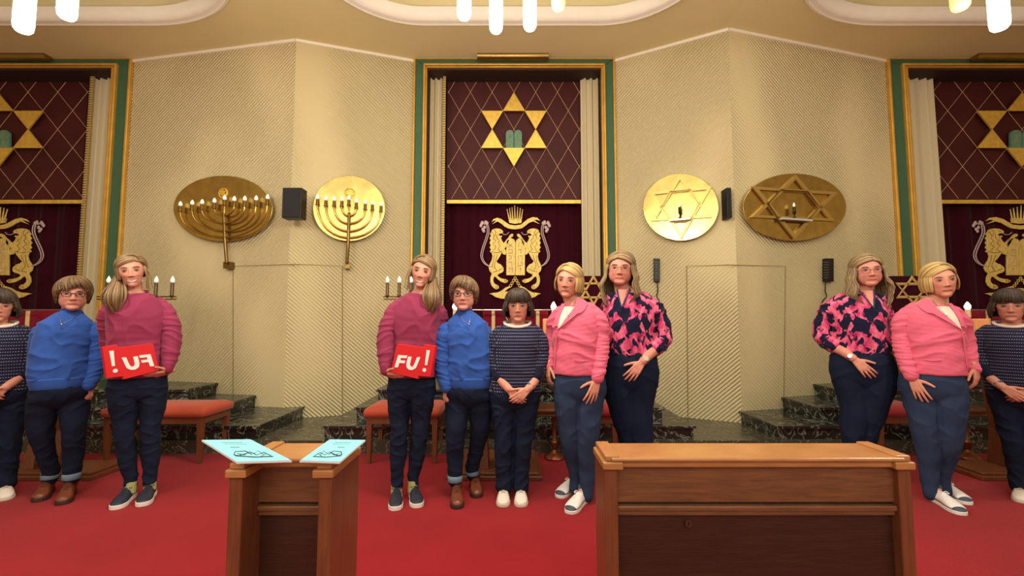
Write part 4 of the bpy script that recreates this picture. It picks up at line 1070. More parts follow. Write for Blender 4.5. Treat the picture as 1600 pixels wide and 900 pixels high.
def foot(mb, ank, heel_px, toe_px, ln=.262):
    a = onz(*heel_px, 0); b = onz(*toe_px, 0); f = (b-a); f.z = 0; f.normalize(); heel = b - f*ln
    P = [Vector(ank), heel+f*.050+Vector((0,0,.078)), heel+f*.066+Vector((0,0,.050)), heel+f*.13+Vector((0,0,.036)), heel+f*.20+Vector((0,0,.032))]
    mb.tube(P, [.028,.026,.022,.016,.012], 12)
def shoe(root, ankle_px, toe_px, D0, kind, w_=.047, ln=.262, name='shoe'):
    """heel and toe are given as ground pixels"""
    a = onz(*ankle_px, 0); b = onz(*toe_px, 0); f = (b-a); f.z = 0; f.normalize(); sd = Vector((f.y, -f.x, 0)); toe = b; heel = b - f*ln
    def P(x, t, z): return heel + f*(t*ln) + sd*x + Vector((0,0,z))
    prof = [(0,.55),(.04,.72),(.14,.78),(.30,.74),(.48,.82),(.66,.98),(.78,1.0),(.88,.90),(.95,.70),(.99,.42),(1.0,.2)]
    K = {'sneaker': dict(sole=.030, up=[.075,.085,.092,.095,.085,.066,.055,.047,.040,.034,.03]),
         'white': dict(sole=.022, up=[.070,.080,.088,.090,.084,.068,.056,.046,.038,.030,.026]),
         'boot': dict(sole=.026, up=[.12,.135,.14,.138,.105,.078,.064,.056,.048,.036,.03]),
         'retro': dict(sole=.024, up=[.070,.080,.084,.085,.080,.066,.054,.046,.038,.030,.026])}[kind]
    mats = {'sneaker': ((34,38,54),(228,222,214)), 'white': ((222,212,200),(206,196,182)), 'boot': ((112,58,38),(58,36,28)), 'retro': ((66,72,88),(224,220,216))}[kind]
    UP = mat('upper_'+kind, mats[0], .55 if kind != 'boot' else .3, bump=.1, var=.05); SO = mat('sole_'+kind, mats[1], .6)
    def outline(g):
        L = [P(-w_*r*g, t, 0) for t, r in prof]; Rr = [P(w_*r*g, t, 0) for t, r in prof]; return L + list(reversed(Rr))
    mb = MB(); rs = []; n = 14
    for (t, r), h in zip(prof, K['up']):
        ring = []
        for j in range(n):
            an = math.pi*j/(n-1); x = math.cos(an)*w_*r*.97; z = K['sole'] + (max(0,math.sin(an))**.75)*(h-K['sole'])
            if t < .45: x *= (1-.28*math.sin(an))
            ring.append(P(x, t*.975+.012, z))
        rs.append(ring)
    mb.rings(rs); o = mb.make(name, UP, root, smooth=True)
    mb = MB(); ol = outline(1.04); mb.prism([p for p in ol], (0,0,K['sole'])); mb.make('sole', SO, o, bevel=.004)
    def topz(t):
        for i in range(len(prof)-1):
            if prof[i][0] <= t <= prof[i+1][0]:
                k_ = (t-prof[i][0])/(prof[i+1][0]-prof[i][0]); return K['up'][i]*(1-k_)+K['up'][i+1]*k_
    LC = {'sneaker': (46,50,66), 'white': (176,162,146), 'boot': (70,40,30), 'retro': (236,234,230)}[kind]
    mb = MB()
    for i, t in enumerate((.40,.46,.52,.58,.64)):
        z = topz(t)+.001; x = w_*.42
        mb.tube(catmull([P(-x, t, z-.008), P(0, t+.01, z+.003), P(x, t, z-.008)], 3), .0028, 6)
    z = topz(.38)+.004
    for s in (-1, 1): mb.tube(catmull([P(0,.38,z), P(s*.022,.36,z+.006), P(s*.030,.42,z-.004), P(s*.006,.40,z)], 4), .0022, 5)
    mb.make('laces', mat('laces_'+kind, LC, .7), o)
    if kind == 'boot':
        mb = MB(); mb.tube([P(0,.16,.085), P(0,.17,.15)], [.046,.044], 18); mb.make('boot_shaft', UP, o, smooth=True)
    if kind in ('sneaker', 'white', 'retro'):
        mb = MB(); mb.tube([P(0,.13,.07), P(0,.15,.098)], [.037,.034], 16); mb.make('collar', UP, o, smooth=True)
    if kind == 'retro':
        WH = mat('white_leather', (226,222,220), .5); rs = []
        for (t, r), h in list(zip(prof, K['up']))[2:8]:
            ring = []
            for j in range(n):
                an = math.pi*j/(n-1); x = math.cos(an)*(w_*r*.97+.0025); z = K['sole']+.006 + (max(0,math.sin(an))**.75)*(h-K['sole']-.004)
                if t < .45: x *= (1-.28*math.sin(an))
                ring.append(P(x, t*.975+.012, z))
            rs.append(ring)
        mb = MB(); mb.rings(rs); mb.make('white_overlay', WH, o, smooth=True)
    return o

def glasses(root, H, col, r=.019, thick=.0014, metal=0, y=-.098):
    m = mat('glasses_%d' % col[0], col, .3, metal=metal); mb = MB()
    for s in (-1, 1):
        pts = [H.p(s*.0325+math.cos(R_(a))*r*1.12, y+.010*(abs(s*.0325+math.cos(R_(a))*r)/.05)**2, .003+math.sin(R_(a))*r*.88) for a in range(0,360,20)]
        mb.tube(pts, thick, 6, closed=True)
        mb.tube([H.p(s*.053,y+.011,.008), H.p(s*.071,-.07,.008), H.p(s*.079,.0,.006), H.p(s*.078,.02,-.006)], thick*.9, 6)
    mb.tube(catmull([H.p(-.0125,y,.006), H.p(0,y-.002,.010), H.p(.0125,y,.006)], 4), thick, 6)
    return mb.make('glasses', m, root, smooth=True)
def necklace(root, pts, m, r=.0011, pend=None):
    mb = MB(); mb.tube(catmull(pts, 6), r, 6)
    if pend: mb.ell(pend, (.006,.004,.007), 0, 10, 8)
    return mb.make('necklace', m, root)
def watch(root, c, axis, out, r, strap, face=(210,206,196)):
    c = Vector(c); a = Vector(axis).normalized(); mb = MB(); o = Vector(out); o = (o-a*o.dot(a)).normalized(); b = a.cross(o)
    rs = []
    for k_ in range(24):
        t = 2*math.pi*k_/24; d = o*math.cos(t)*.80+b*math.sin(t); rs.append([c+d*r-a*.008, c+d*r+a*.008, c+d*(r+.003)+a*.008, c+d*(r+.003)-a*.008])
    mb.rings(rs, closed=True); w_ = mb.make('wristwatch', strap, root, smooth=False)
    mb = MB(); mb.lathe(c+o*(r*.80), o, [(0,.016),(.008,.016),(.009,.013)], 18); mb.make('watch_face', mat('watch_face', face, .25, metal=.6), w_)
JEANS = mat('dark_denim', (24,32,52), .85, spec=.15, bump=.15, bscale=300, var=.18, vscale=5)
def fabric(name, rgb, **k): return mat(name, rgb, .88, spec=.15, sheen=.12, bump=.12, bscale=220, var=.05, vscale=9, **k)
SILVER = mat('silver', (200,196,190), .25, metal=1.0)
PEOPLE = {}
VOX = .0032
def finish_body(mb, H, base, label, skin, lips, hairc, group=None, **pk):
    me = fuse(mb, VOX, 2, 'person'); paint(me, H, skin, lips, hairc, **pk)
    o = link_mesh(me, 'person', SKINM, origin=base)
    tag(o, label, 'person', group); return o

# ---------- 1: mauve sweatshirt, holds the red sign
D = 3.25
H1 = Head(at(660.5, 425.5, D-.02), yaw=4, pitch=4, roll=9, scale=1.05, width=1.0)
def arms1(mb, s=1.0, skin=False):
    limb(mb, [(624,470,.0,10),(612,492,-.02,12.5),(604,520,-.04,13),(602,545,-.06,12.5),(602,566,-.07,10),(603,577,-.09,8.5)], D, s)
    limb(mb, [(684,468,.03,9),(688,488,.05,12),(688,515,.09,11.5),(683,545,.13,10.5),(668,560,.16,9.5)], D, s)
T1 = [(594,607,681,.115,.115),(582,606,681,.118,.12),(560,612,682,.108,.11),(535,614,684,.102,.10),(510,613,686,.112,.10),(490,614,689,.112,.10),(474,619,688,.095,.085),(464,630,681,.078,.066),(459.5,636,675,.068,.055),(453,645,669,.05,.05)]
L1 = [[(627,598,0,20),(624,625,0,18.5),(624,650,0,15),(624,672,-.01,13),(623,690,.0,13),(622,715,.01,11.8),(621,740,.01,9.5),(621,756,.01,9)],
      [(660,598,0,21),(659,625,0,19),(658,650,.02,15.5),(656,675,.02,13),(654,690,.03,13),(651,715,.04,11.5),(646,740,.04,9),(645,753,.04,8.5)]]
mb = MB(); head_shape(mb, H1, smile=1.6, jaw=.93, open_=True)
mb.tube([H1.p(0,.015,-.05), at(657,462,D+.01), at(657,475,D+.01)], [.050,.050,.06], 18)
torso(mb, T1, D, .84)
limb(mb, [(630,482,.03,5),(614,494,-.01,9),(604,520,-.03,9.5),(601,545,-.02,9),(602,566,-.07,7.4),(602,582,-.10,6.2)], D, .92)
limb(mb, [(678,482,.03,5),(686,492,.05,8.5),(688,515,.09,9),(683,545,.13,8),(668,560,.16,7),(655,563,.17,6)], D, .9)
hand(mb, at(601,583,D-.10), (.93,-.22,-.22), (-.05,-.55,-.83), (.2,-.85,.55), curl=(14,12,8), s=.93, thumb_out=.8, spread=.02)
hand(mb, at(655,563,D+.17), (-1,0,-.1), (0,1,0), (0,0,1), s=.9)
for l_ in L1: limb(mb, l_[:-1]+[(l_[-1][0],l_[-1][1]+14,l_[-1][2],8)], D, .86)
for a_, b_, c_ in ((at(621,755,D+.01),(621,770),(617.5,799)),(at(645,752,D+.04),(644,768),(653,794.5))): foot(mb, a_, b_, c_)
b1 = finish_body(mb, H1, (at(640,600,D).x, D, 0), 'tall smiling woman in a mauve sweatshirt with a side ponytail, holding the red sign', (206,146,124), (176,92,88), (120,92,64), smile=1.6, open_=True)
PEOPLE['mauve'] = b1
face_parts(b1, H1, (96,70,52), (70,62,50), 1.6, True)
MAUVE = fabric('mauve_jersey', (142,54,84))
def sw1(mb): torso(mb, T1[1:-1], D)
def sleeve(g, rows, m, seed, amp=.0045, voxel=.0055):
    def b(mb): limb(mb, rows, D)
    return garment(g, 'sleeve', b, m, voxel=voxel, amp=amp, sc_=(12,12,48), seed=seed, fine=.0012, smooth=2)
g = garment(b1, 'sweatshirt', sw1, MAUVE, amp=.0055, sc_=(17,17,22), seed=3, fine=.0012)
sleeve(g, [(627,471,.02,8.5),(614,490,-.02,12.5),(604,518,-.05,13.5),(602,545,-.07,12.8),(602,566,-.09,10.8),(603,576,-.10,9)], MAUVE, 5)
sleeve(g, [(680,472,.03,6),(687,488,.05,11.5),(688,515,.09,11.5),(683,545,.13,10.5),(668,560,.16,9.5)], MAUVE, 6)
mb = MB(); torso(mb, [(r[0], r[1]-.8, r[2]+.8, r[3]+.004, r[4]+.004) for r in ((588,607,681,.112,.112),(583,606,681,.117,.12),(577,606.5,681,.117,.12))], D); mb.make('waistband', MAUVE, g, smooth=True)
mb = MB(); mb.tube([at(655.5+15.5*math.cos(R_(a))+0, 458.5+2.5*math.cos(R_(a)) + (3.5*math.sin(R_(a)) if math.sin(R_(a)) > 0 else 3*math.sin(R_(a))), D-(.066 if math.sin(R_(a)) > 0 else .03)*math.sin(R_(a))) for a in range(0,360,15)], .0065, 8, closed=True, flat=1.2); mb.make('neckband', MAUVE, g, smooth=True)
mb = MB(); limb(mb, [(602.6,571,-.10,9.6),(603,579,-.105,8.4)], D); mb.make('cuff', MAUVE, g, smooth=True)
def tr1(mb):
    torso(mb, [(626,612,673,.05,.09),(616,607,679,.095,.12),(605,606,681,.108,.125),(590,607,680,.108,.115),(580,610,677,.10,.105)], D)
    for l_ in L1: limb(mb, l_, D)
garment(b1, 'jeans', tr1, JEANS, amp=.0045, sc_=(22,22,26), fine=.001, seed=8)
SOCK = mat('yellow_green_sock', (160,162,104), .9)
mb = MB(); mb.tube([at(620,754,D+.01), at(619,770,D-.0)], [.037,.037], 14, round_=False); mb.make('sock', SOCK, b1)
mb = MB(); mb.tube([at(645,750,D+.04), at(645,768,D+.03)], [.036,.036], 14, round_=False); mb.make('sock', SOCK, b1)
shoe(b1, (621,770), (617.5,799), D, 'sneaker'); shoe(b1, (644,768), (653,794.5), D, 'sneaker')
def ez1(a):
    aa = abs(a)
    if aa < 34: return .094
    if aa < 66: return .094-(aa-34)/32*.085
    return -.005 if aa < 100 else -.035
def pony(mb, rnd):
    for i in range(120):
        u, v = rnd.gauss(0, .42), rnd.gauss(0, .42); L = [(.066,.030,-.020,.016),(.080,-.012,-.066,.020),(.090,-.052,-.105,.030),(.098,-.080,-.145,.036),(.104,-.088,-.190,.032),(.104,-.090,-.235+rnd.uniform(-.03,.02),.014)]
        pts = [(x+u*r*1.5, y+v*r, z) for x, y, z, r in L]; t = rnd.random(); q = .7+.55*rnd.random(); c = tuple((a*(1-t)+b*t)*q for a, b in zip(lin((88,66,46)), lin((146,118,80)))); mb.col = c
        H1.tube(mb, pts, [.005,.006,.0065,.006,.005,.002], 5, 3)
    for i in range(10):   # loose strands at the left of the face
        u = rnd.uniform(-.008,.008); mb.col = tuple(x*(.8+.4*rnd.random()) for x in lin((128,102,70)))
        H1.tube(mb, [(-.068,-.02,.045),(-.080+u,-.045,.0),(-.086+u*1.5,-.045,-.05),(-.082+u*2,-.04,-.09-rnd.random()*.03),(-.094+u*2,-.04,-.125-rnd.random()*.02)], [.0035,.003,.0024,.002,.001], 5, 4)
hair_mass(b1, H1, (92,70,48), (150,122,86), ez1, N=0, off=(.003,.011), part=-.006, seed=4, extra=pony, lr=.0046, tip=.7, swept=dict(N=700, part=-.34, az=((76,180),(50,180)), endz=(-.030,-.045), a0=(-62,60)))

# red sign
SR = mat('red_sign', (206,28,34), .45, spec=.4); SW = mat('white_lettering', (242,236,232), .5)
Ds = D-.17
def sg(x, y, o=0.0): return at(580+x/3.75, 380+y/3.75, Ds+o)
pts = [(150,590),(308,611),(311,593),(376,603),(346,783),(276,778),(273,796),(113,756)]
sroot = thing('hand_sign', sg(195,796), 'red cut-out sign with white letters FU! held by the tall woman', 'sign')
mb = MB(); mb.prism([sg(*p) for p in pts], (.012,.028,.0)); mb.make('sign_board', SR, sroot, bevel=.0015)
def strokes(lst, nm, par):
    for st in lst:
        mb = MB()
        if st[0] == 'poly': mb.prism([sg(*p, -.003) for p in st[1]], (0,.003,0))
        elif st[0] == 'multi':
            for q in st[1]: mb.prism([sg(*p, -.003) for p in q], (0,.003,0))
        mb.make(nm, SW, par)
Fp = [(158,655),(211,659),(206,674),(174,672),(170,686),(200,689),(195,704),(165,701),(156,728),(136,727)]
U = []
outer = [(216,664),(206,705),(207,728),(222,742),(242,743),(262,731),(272,708),(288,668)]
inner = [(268,668),(253,706),(245,721),(234,724),(227,714),(229,700),(237,666)]
strokes([('poly', Fp), ('poly', outer+inner), ('poly', [(325,626),(344,628),(327,716),(314,714)])], 'letter', sroot)
mb = MB(); mb.prism([sg(311+11*math.cos(R_(a)), 743+11*math.sin(R_(a)), -.003) for a in range(0,360,20)], (0,.003,0)); mb.make('letter', SW, sroot)

# ---------- 2: blue sweatshirt, glasses, brown boots
D = 3.28
H2 = Head(at(725, 460.5, D-.02), yaw=0, pitch=2, roll=0, scale=1.05, width=1.06)
mb = MB(); head_shape(mb, H2, smile=.3, jaw=1.04, chubby=.7)
mb.tube([H2.p(0,.015,-.05), at(726,492,D+.01), at(726,505,D)], [.056,.056,.07], 18)
T2 = [(603,701,764,.115,.12),(592,697,768,.13,.12),(565,699,769,.135,.12),(540,698,768,.135,.115),(520,697,766,.13,.11),(505,700,761,.11,.10),(494,708,750,.08,.08),(487,714,739,.06,.06),(483,716,737,.052,.055)]
A2 = [(709,508,.03,7),(697,518,.0,13),(692,540,.0,13.5),(691,562,-.01,13),(693,582,-.02,12),(697,600,-.04,10)]
L2 = [[(716,612,0,19),(714,640,0,18),(712,668,-.03,15.5),(711,690,-.02,14),(711,715,0,12.5),(711,738,.0,11),(711,750,.0,10.5)],
      [(748,612,0,18.5),(750,640,.03,17.5),(750,665,.05,15.5),(746,690,.09,13),(742,712,.12,11.5),(738,730,.15,10.5),(738,740,.16,10)]]
torso(mb, T2, D, .85)
limb(mb, [(r[0],r[1],r[2],r[3]*.72) for r in A2]+[(699,607,-.05,6.4)], D)
limb(mb, [(745,514,.03,4),(757,524,.03,6.5),(760,545,.06,7),(759,570,.11,6.5),(752,590,.17,6)], D)
hand(mb, at(698.5,606,D-.05), (.05,-.05,-1), (-.35,-.92,0), (.92,-.35,0), curl=(26,38,26), s=.92, spread=.02, thumb_out=.5)
hand(mb, at(750,592,D+.18), (-.3,0,-1), (0,1,0), (-1,0,0), s=.9)
for l_ in L2: limb(mb, l_, D, .86)
for a_, b_, c_ in ((at(711,747,D),(711,765),(715,796.5)),(at(738,737,D+.155),(738,752),(746,779))): foot(mb, a_, b_, c_)
b2 = finish_body(mb, H2, (at(726,600,D).x, D, 0), 'short-haired woman with dark round glasses, bright blue sweatshirt and brown boots', (208,148,128), (178,100,98), (96,68,46), smile=.3)
PEOPLE['blue'] = b2
face_parts(b2, H2, (104,78,58), (60,54,50))
BLUE = fabric('blue_jersey', (50,86,164))
def sw2(mb):
    torso(mb, T2[1:], D)
S2 = (A2, [(747,508,.03,7),(758,520,.02,11),(760,545,.05,11),(760,570,.10,10.5),(752,588,.15,9)])
g = garment(b2, 'sweatshirt', sw2, BLUE, amp=.0055, sc_=(16,16,24), seed=11, fine=.0012)
for i_, r_ in enumerate(S2): sleeve(g, [(q[0],q[1],q[2]-(.03 if i_ == 0 else 0),q[3]) for q in r_], BLUE, 12+i_)
mb = MB(); torso(mb, [(605,701,765,.118,.12),(599,699,766.5,.126,.122),(588,698,769,.132,.124)], D); mb.make('waistband', BLUE, g, smooth=True)
mb = MB(); limb(mb, [(695.5,595,-.06,10.5),(697,605,-.075,9.4)], D); mb.make('cuff', BLUE, g, smooth=True)
mb = MB(); mb.tube([at(726,490,D-.0), at(726,484,D-.004)], [.060,.057], 24, round_=False); mb.make('neckband', BLUE, g, smooth=True)
def tr2(mb):
    torso(mb, [(636,704,760,.05,.09),(624,698,766,.10,.12),(612,697,765,.12,.125),(598,700,764,.115,.12)], D)
    for l_ in L2: limb(mb, l_, D)
garment(b2, 'jeans', tr2, JEANS, amp=.0045, sc_=(22,22,26), fine=.001, seed=14)
CUFFD = mat('washed_denim_cuff', (108,130,152), .85, bump=.2, bscale=200)
for (x, y, dd) in ((711,747,0),(738,737,.155)):
    mb = MB(); c = at(x, y, D+dd); mb.lathe(c-Vector((0,0,.022)), (0,0,1), [(0,.049),(.003,.054),(.04,.053),(.044,.048)], 22); mb.make('rolled_cuff', CUFFD, b2, smooth=True)
shoe(b2, (711,765), (715,796.5), D, 'boot', name='boot'); shoe(b2, (738,752), (746,779), D, 'boot', name='boot')
glasses(b2, H2, (30,26,28), r=.0195, thick=.0024)
necklace(b2, [at(716,487,D-.062), at(722,498,D-.118), at(732,505.5,D-.140), at(735,498,D-.122), at(739,487,D-.062)], SILVER, .0012, at(732.5,507,D-.142))
def ez2(a):
    aa = abs(a)
    if aa < 38: return .058-.012*math.sin(R_(a*4))
    if aa < 62: return .050-(aa-38)/24*.07
    if aa < 100: return -.022
    return -.045
hair_mass(b2, H2, (78,56,38), (136,106,70), ez2, N=720, off=(.004,.019), part=-.010, sweep=38, seed=5, jit=.018, lr=.0042, flare=lambda a,z: .004-z*.15)

# ---------- 3: navy dotted jumper, dark bob
D = 3.26
H3 = Head(at(809.5, 478, D-.02), yaw=-2, pitch=6, roll=0, scale=1.02, width=1.05)
mb = MB(); head_shape(mb, H3, smile=-.35, jaw=1.0, chubby=.2)
mb.tube([H3.p(0,.015,-.05), at(809,508,D+.01), at(809,520,D)], [.052,.052,.066], 18)
T3 = [(612,764,845,.115,.12),(598,766,846,.125,.12),(575,768,842,.13,.12),(553,769,842,.13,.115),(535,769,843,.125,.11),(520,773,842,.10,.095),(509,783,832,.072,.07),(505,789,826,.062,.06)]
A3 = [[(782,518,.0,10),(774,532,.0,12),(771,552,.0,12.5),(773,570,-.02,12),(778,583,-.05,10)], [(836,518,.0,10),(844,532,.0,12),(846,552,.0,12.5),(844,570,-.02,12),(840,584,-.05,10)]]
L3 = [[(786,622,0,20),(786,645,0,18.5),(787,670,0,16),(787,695,.0,14.5),(787,720,.01,13),(787,745,.02,12.5),(787,762,.02,12)],
      [(823,622,0,20),(821,645,0,18.5),(819,670,0,16),(817,695,.0,14.5),(815,720,.01,13),(814,745,.02,12.5),(814,762,.02,12)]]
torso(mb, T3, D, .86)
limb(mb, [(r[0],r[1],r[2],r[3]*.7) for r in A3[0]]+[(785,596,-.09,7.2),(795,608,-.13,6.0)], D)
limb(mb, [(r[0],r[1],r[2],r[3]*.7) for r in A3[1]]+[(834,597,-.09,7.2),(825,608,-.13,6.0)], D)
hand(mb, at(795.5,608.5,D-.135), (.72,-.12,-.72), (-.30,-.90,.10), (.6,-.2,.6), curl=(16,30,24), s=.88, spread=.02, thumb_out=.6)
hand(mb, at(825,608.5,D-.155), (-.80,-.16,-.62), (.20,-.95,.10), (-.5,-.2,.7), curl=(14,26,22), s=.88, spread=.02, thumb_out=.6)
for l_ in L3: limb(mb, l_, D, .86)
for a_, b_, c_ in ((at(787,760,D+.02),(787,768),(786,793.5)),(at(814,760,D+.02),(813,768),(814.5,793.5))): foot(mb, a_, b_, c_)
b3 = finish_body(mb, H3, (at(806,600,D).x, D, 0), 'shortest woman, dark bob and navy dotted jumper, hands clasped in front', (204,142,120), (176,104,96), (52,38,30), smile=-.35, blush=.5)
PEOPLE['navy'] = b3
face_parts(b3, H3, (92,72,60), (64,56,50))
NAVY = fabric('navy_dotted_knit', (30,32,56))
nt = NAVY.node_tree; L_ = nt.links; bs = bsdf(NAVY)
def mnode(nt, op, a, b=None):
    q = nt.nodes.new('ShaderNodeMath'); q.operation = op
    for i, x in enumerate((a, b)):
        if x is None: continue
        if isinstance(x, (int, float)): q.inputs[i].default_value = x
        else: nt.links.new(x, q.inputs[i])
    return q.outputs[0]
tc = nt.nodes.new('ShaderNodeTexCoord'); sp = nt.nodes.new('ShaderNodeSeparateXYZ'); L_.new(tc.outputs['Object'], sp.inputs[0])
uu = mnode(nt, 'ADD', sp.outputs[0], mnode(nt, 'MULTIPLY', sp.outputs[1], 0.6))
fx = mnode(nt, 'FRACT', mnode(nt, 'MULTIPLY', uu, 1/.0112)); fz = mnode(nt, 'FRACT', mnode(nt, 'MULTIPLY', sp.outputs[2], 1/.0225))
mk = mnode(nt, 'MULTIPLY', mnode(nt, 'LESS_THAN', fx, .48), mnode(nt, 'LESS_THAN', fz, .2))
mx = nt.nodes.new('ShaderNodeMix'); mx.data_type = 'RGBA'; L_.new(mk, mx.inputs['Factor'])
old = bs.inputs['Base Color'].links[0].from_socket; L_.new(old, mx.inputs['A']); mx.inputs['B'].default_value = (*lin((150,146,170)), 1); L_.new(mx.outputs['Result'], bs.inputs['Base Color'])
NAVYP = fabric('navy_plain_knit', (28,28,50))
def sw3(mb): torso(mb, T3[:-1], D)
g = garment(b3, 'jumper', sw3, NAVY, amp=.0045, sc_=(15,15,26), seed=21, fine=.001)
for i_, r_ in enumerate(A3): sleeve(g, r_, NAVY, 22+i_, amp=.003)
for i, (p, q) in enumerate((((777,579,-.045,10.6),(780,588,-.065,9.8)), ((841,579,-.045,10.6),(838,588,-.065,9.8)))):
    mb = MB(); limb(mb, [p, q], D); mb.make('cuff', NAVYP, g, smooth=True)
mb = MB(); mb.tube([at(808.5+20.5*math.cos(R_(a)), 503.5+(7.5*math.sin(R_(a)) if math.sin(R_(a)) > 0 else 1.5*math.sin(R_(a))), D-.080*math.sin(R_(a))-.002) for a in range(0,360,15)], .0105, 8, closed=True); mb.make('white_undershirt_collar', mat('white_cotton', (214,206,198), .85), b3, smooth=True)
def tr3(mb):
    torso(mb, [(642,772,836,.05,.09),(630,766,842,.10,.115),(618,765,844,.118,.12),(605,767,843,.118,.12)], D)
    for l_ in L3: limb(mb, l_, D)
garment(b3, 'jeans', tr3, JEANS, amp=.0045, sc_=(22,22,26), fine=.001, seed=24)
shoe(b3, (787,768), (786,793.5), D, 'white', ln=.245); shoe(b3, (813,768), (814.5,793.5), D, 'white', ln=.245)
glasses(b3, H3, (196,170,150), r=.019, thick=.0009, metal=.8)
watch(b3, at(829,603,D-.115), (-.6,-.3,-.7), (.7,-.7,0), .026, mat('blue_strap', (58,84,132), .5))
def ez3(a):
    aa = abs(a)
    if aa < 48: return .034+.004*math.cos(R_(a*7))
    if aa < 62: return .034-(aa-48)/14*.10
    return -.078
hair_mass(b3, H3, (30,22,19), (74,57,44), ez3, N=900, off=(.004,.014), part=0.0, seed=6, jit=.005, lr=.0042, flare=lambda a,z: .018*math.sin(min(1,z/.11)*math.pi*.75), tip=.8)

# ---------- 4: pink jacket
D = 3.20
H4 = Head(at(888.5, 440, D-.02), yaw=-20, pitch=3, roll=6, scale=1.06, width=1.04)
mb = MB(); head_shape(mb, H4, smile=.5, jaw=.98, chubby=.3)
mb.tube([H4.p(0,.015,-.05), at(893,474,D+.01), at(895,490,D)], [.052,.052,.068], 18)
T4 = [(583.5,865.5,937,.128,.132),(575,865.5,935.5,.132,.128),(550,865,935,.135,.12),(525,863,935,.14,.115),(505,864,937,.13,.11),(490,870,937,.105,.10),(478,877,928,.08,.08),(469,882,916,.062,.06),(464,885,910,.055,.055)]
A4 = [[(920,482,.02,9.5),(935,500,.0,13.5),(938,525,.0,13.5),(938,550,-.02,13),(936,572,-.05,12),(934,587,-.08,10)],
      [(874,488,.02,10),(866,505,.06,12),(862,530,.10,11),(861,555,.08,10.5),(858,572,.05,9)]]
L4 = [[(888,600,0,23),(887,630,0,21),(889,660,.0,17.5),(891,690,.02,15.5),(895,715,.06,12.5),(900,740,.09,10),(899,762,.09,10)],
      [(922,600,0,25),(920,630,0,22.5),(919,660,-.02,19),(918,690,-.02,16.5),(917,715,-.01,14),(917.5,745,.0,11.5),(917,774,.0,10.8)]]
torso(mb, T4, D, .85)
limb(mb, [(r[0],r[1],r[2],r[3]*.7) for r in A4[0]]+[(933,594,-.12,6.6)], D)
limb(mb, [(r[0],r[1],r[2],r[3]*.7) for r in A4[1]]+[(857,574,.04,6.2)], D)
hand(mb, at(932.5,594,D-.125), (-.32,-.12,-.92), (.20,-.95,.10), (-.95,-.1,.3), curl=(8,14,10), s=.95, spread=.11, thumb_out=.85)
hand(mb, at(857,570,D+.03), (-.1,0,-1), (-.9,-.4,0), (.4,-.9,0), curl=(20,26,20), s=.9, spread=.03)
for l_ in L4: limb(mb, l_, D, .86)
for a_, b_, c_ in ((at(901,752,D+.1),(902,760),(872,779)),(at(917,764,D),(918,778),(888,804))): foot(mb, a_, b_, c_)
b4 = finish_body(mb, H4, (at(905,600,D).x, D, 0), 'blonde woman in a pink blazer and grey-and-white trainers, second from the right of the group', (206,142,120), (182,104,96), (168,132,82), smile=.5, blush=.45)
PEOPLE['pink'] = b4
face_parts(b4, H4, (128,98,72), (64,60,56))
PINK = fabric('pink_jersey', (220,104,130)); WTOP = mat('cream_top', (226,206,190), .85)
def sw4(mb): torso(mb, T4[:-2], D)
g = garment(b4, 'blazer', sw4, PINK, amp=.006, sc_=(16,16,26), seed=31, fine=.0014)
sleeve(g, [(q[0],q[1],q[2]-.04,q[3]) for q in A4[0]], PINK, 32, amp=.005); sleeve(g, A4[1], PINK, 33)
# white top in the V, lapels, button, pocket, opening edge
def front4(px, py, off=0.0):
    """point on the front of the torso"""
    r = T4; 
    for i in range(len(r)-1):
        if r[i][0] >= py >= r[i+1][0]:
            k_ = (r[i][0]-py)/(r[i][0]-r[i+1][0]); xl = r[i][1]*(1-k_)+r[i+1][1]*k_; xr = r[i][2]*(1-k_)+r[i+1][2]*k_; fr = r[i][3]*(1-k_)+r[i+1][3]*k_; break
    else: xl, xr, fr = r[-1][1], r[-1][2], r[-1][3]
    c = (xl+xr)/2; t = max(-.98, min(.98, (px-c)/((xr-xl)/2)))
    y = fr*(1-abs(t)**2.3)**(.45); return at(px, py, D-y-off)
def patch(rows, off, th, m, name, par, nx=8):
    """rows: (py, pxl, pxr): a cloth patch lying on the front of the torso"""
    mb = MB(); G = []; 
    for (py, a, b) in rows: G.append([front4(a+(b-a)*i/nx, py, off) for i in range(nx+1)])
    N = nx+1; vs = [p for r in G for p in r] + [p+Vector((0,th,0)) for r in G for p in r]; M = len(G)*N; f = []
    for i in range(len(G)-1):
        for j in range(nx):
            q = (i*N+j, i*N+j+1, (i+1)*N+j+1, (i+1)*N+j); f.append(q); f.append(tuple(x+M for x in reversed(q)))
    # rim
    rim = [(0*N+j, 0*N+j+1) for j in range(nx)] + [((i)*N+nx, (i+1)*N+nx) for i in range(len(G)-1)]
    mb.add(vs, f); return mb.make(name, m, par, smooth=True)
patch([(479,882,899),(488,877,897),(498,874,890),(508,872,881),(513,871.5,873)], .013, .004, WTOP, 'white_top', b4)
patch([(467,902,911),(474,900,918),(482,896,915),(488,892,909),(490,890,902),(500,882,890),(508,877,880),(514,872,872.6)], .020, .010, PINK, 'lapel', g)
patch([(474,878,883),(482,873,880),(490,869,876),(500,867,873),(510,866,871.5)], .019, .008, PINK, 'lapel', g)
mb = MB(); mb.tube(catmull([front4(872,512,.008), front4(869.5,530,.008), front4(868.5,548,.008), front4(867.5,566,.008), front4(866.6,577,.006)], 4), .0045, 6); mb.make('front_edge', PINK, g, smooth=True)
mb = MB(); mb.ell(front4(869,520,.012), (.009,.004,.009), 0, 14, 8); mb.make('button', mat('pink_button', (200,80,112), .4), g, smooth=True)
mb = MB(); mb.tube(catmull([front4(898,563,.008), front4(908,564.5,.008), front4(919,563.5,.008)], 4), .0032, 6); mb.make('pocket_flap', PINK, g)
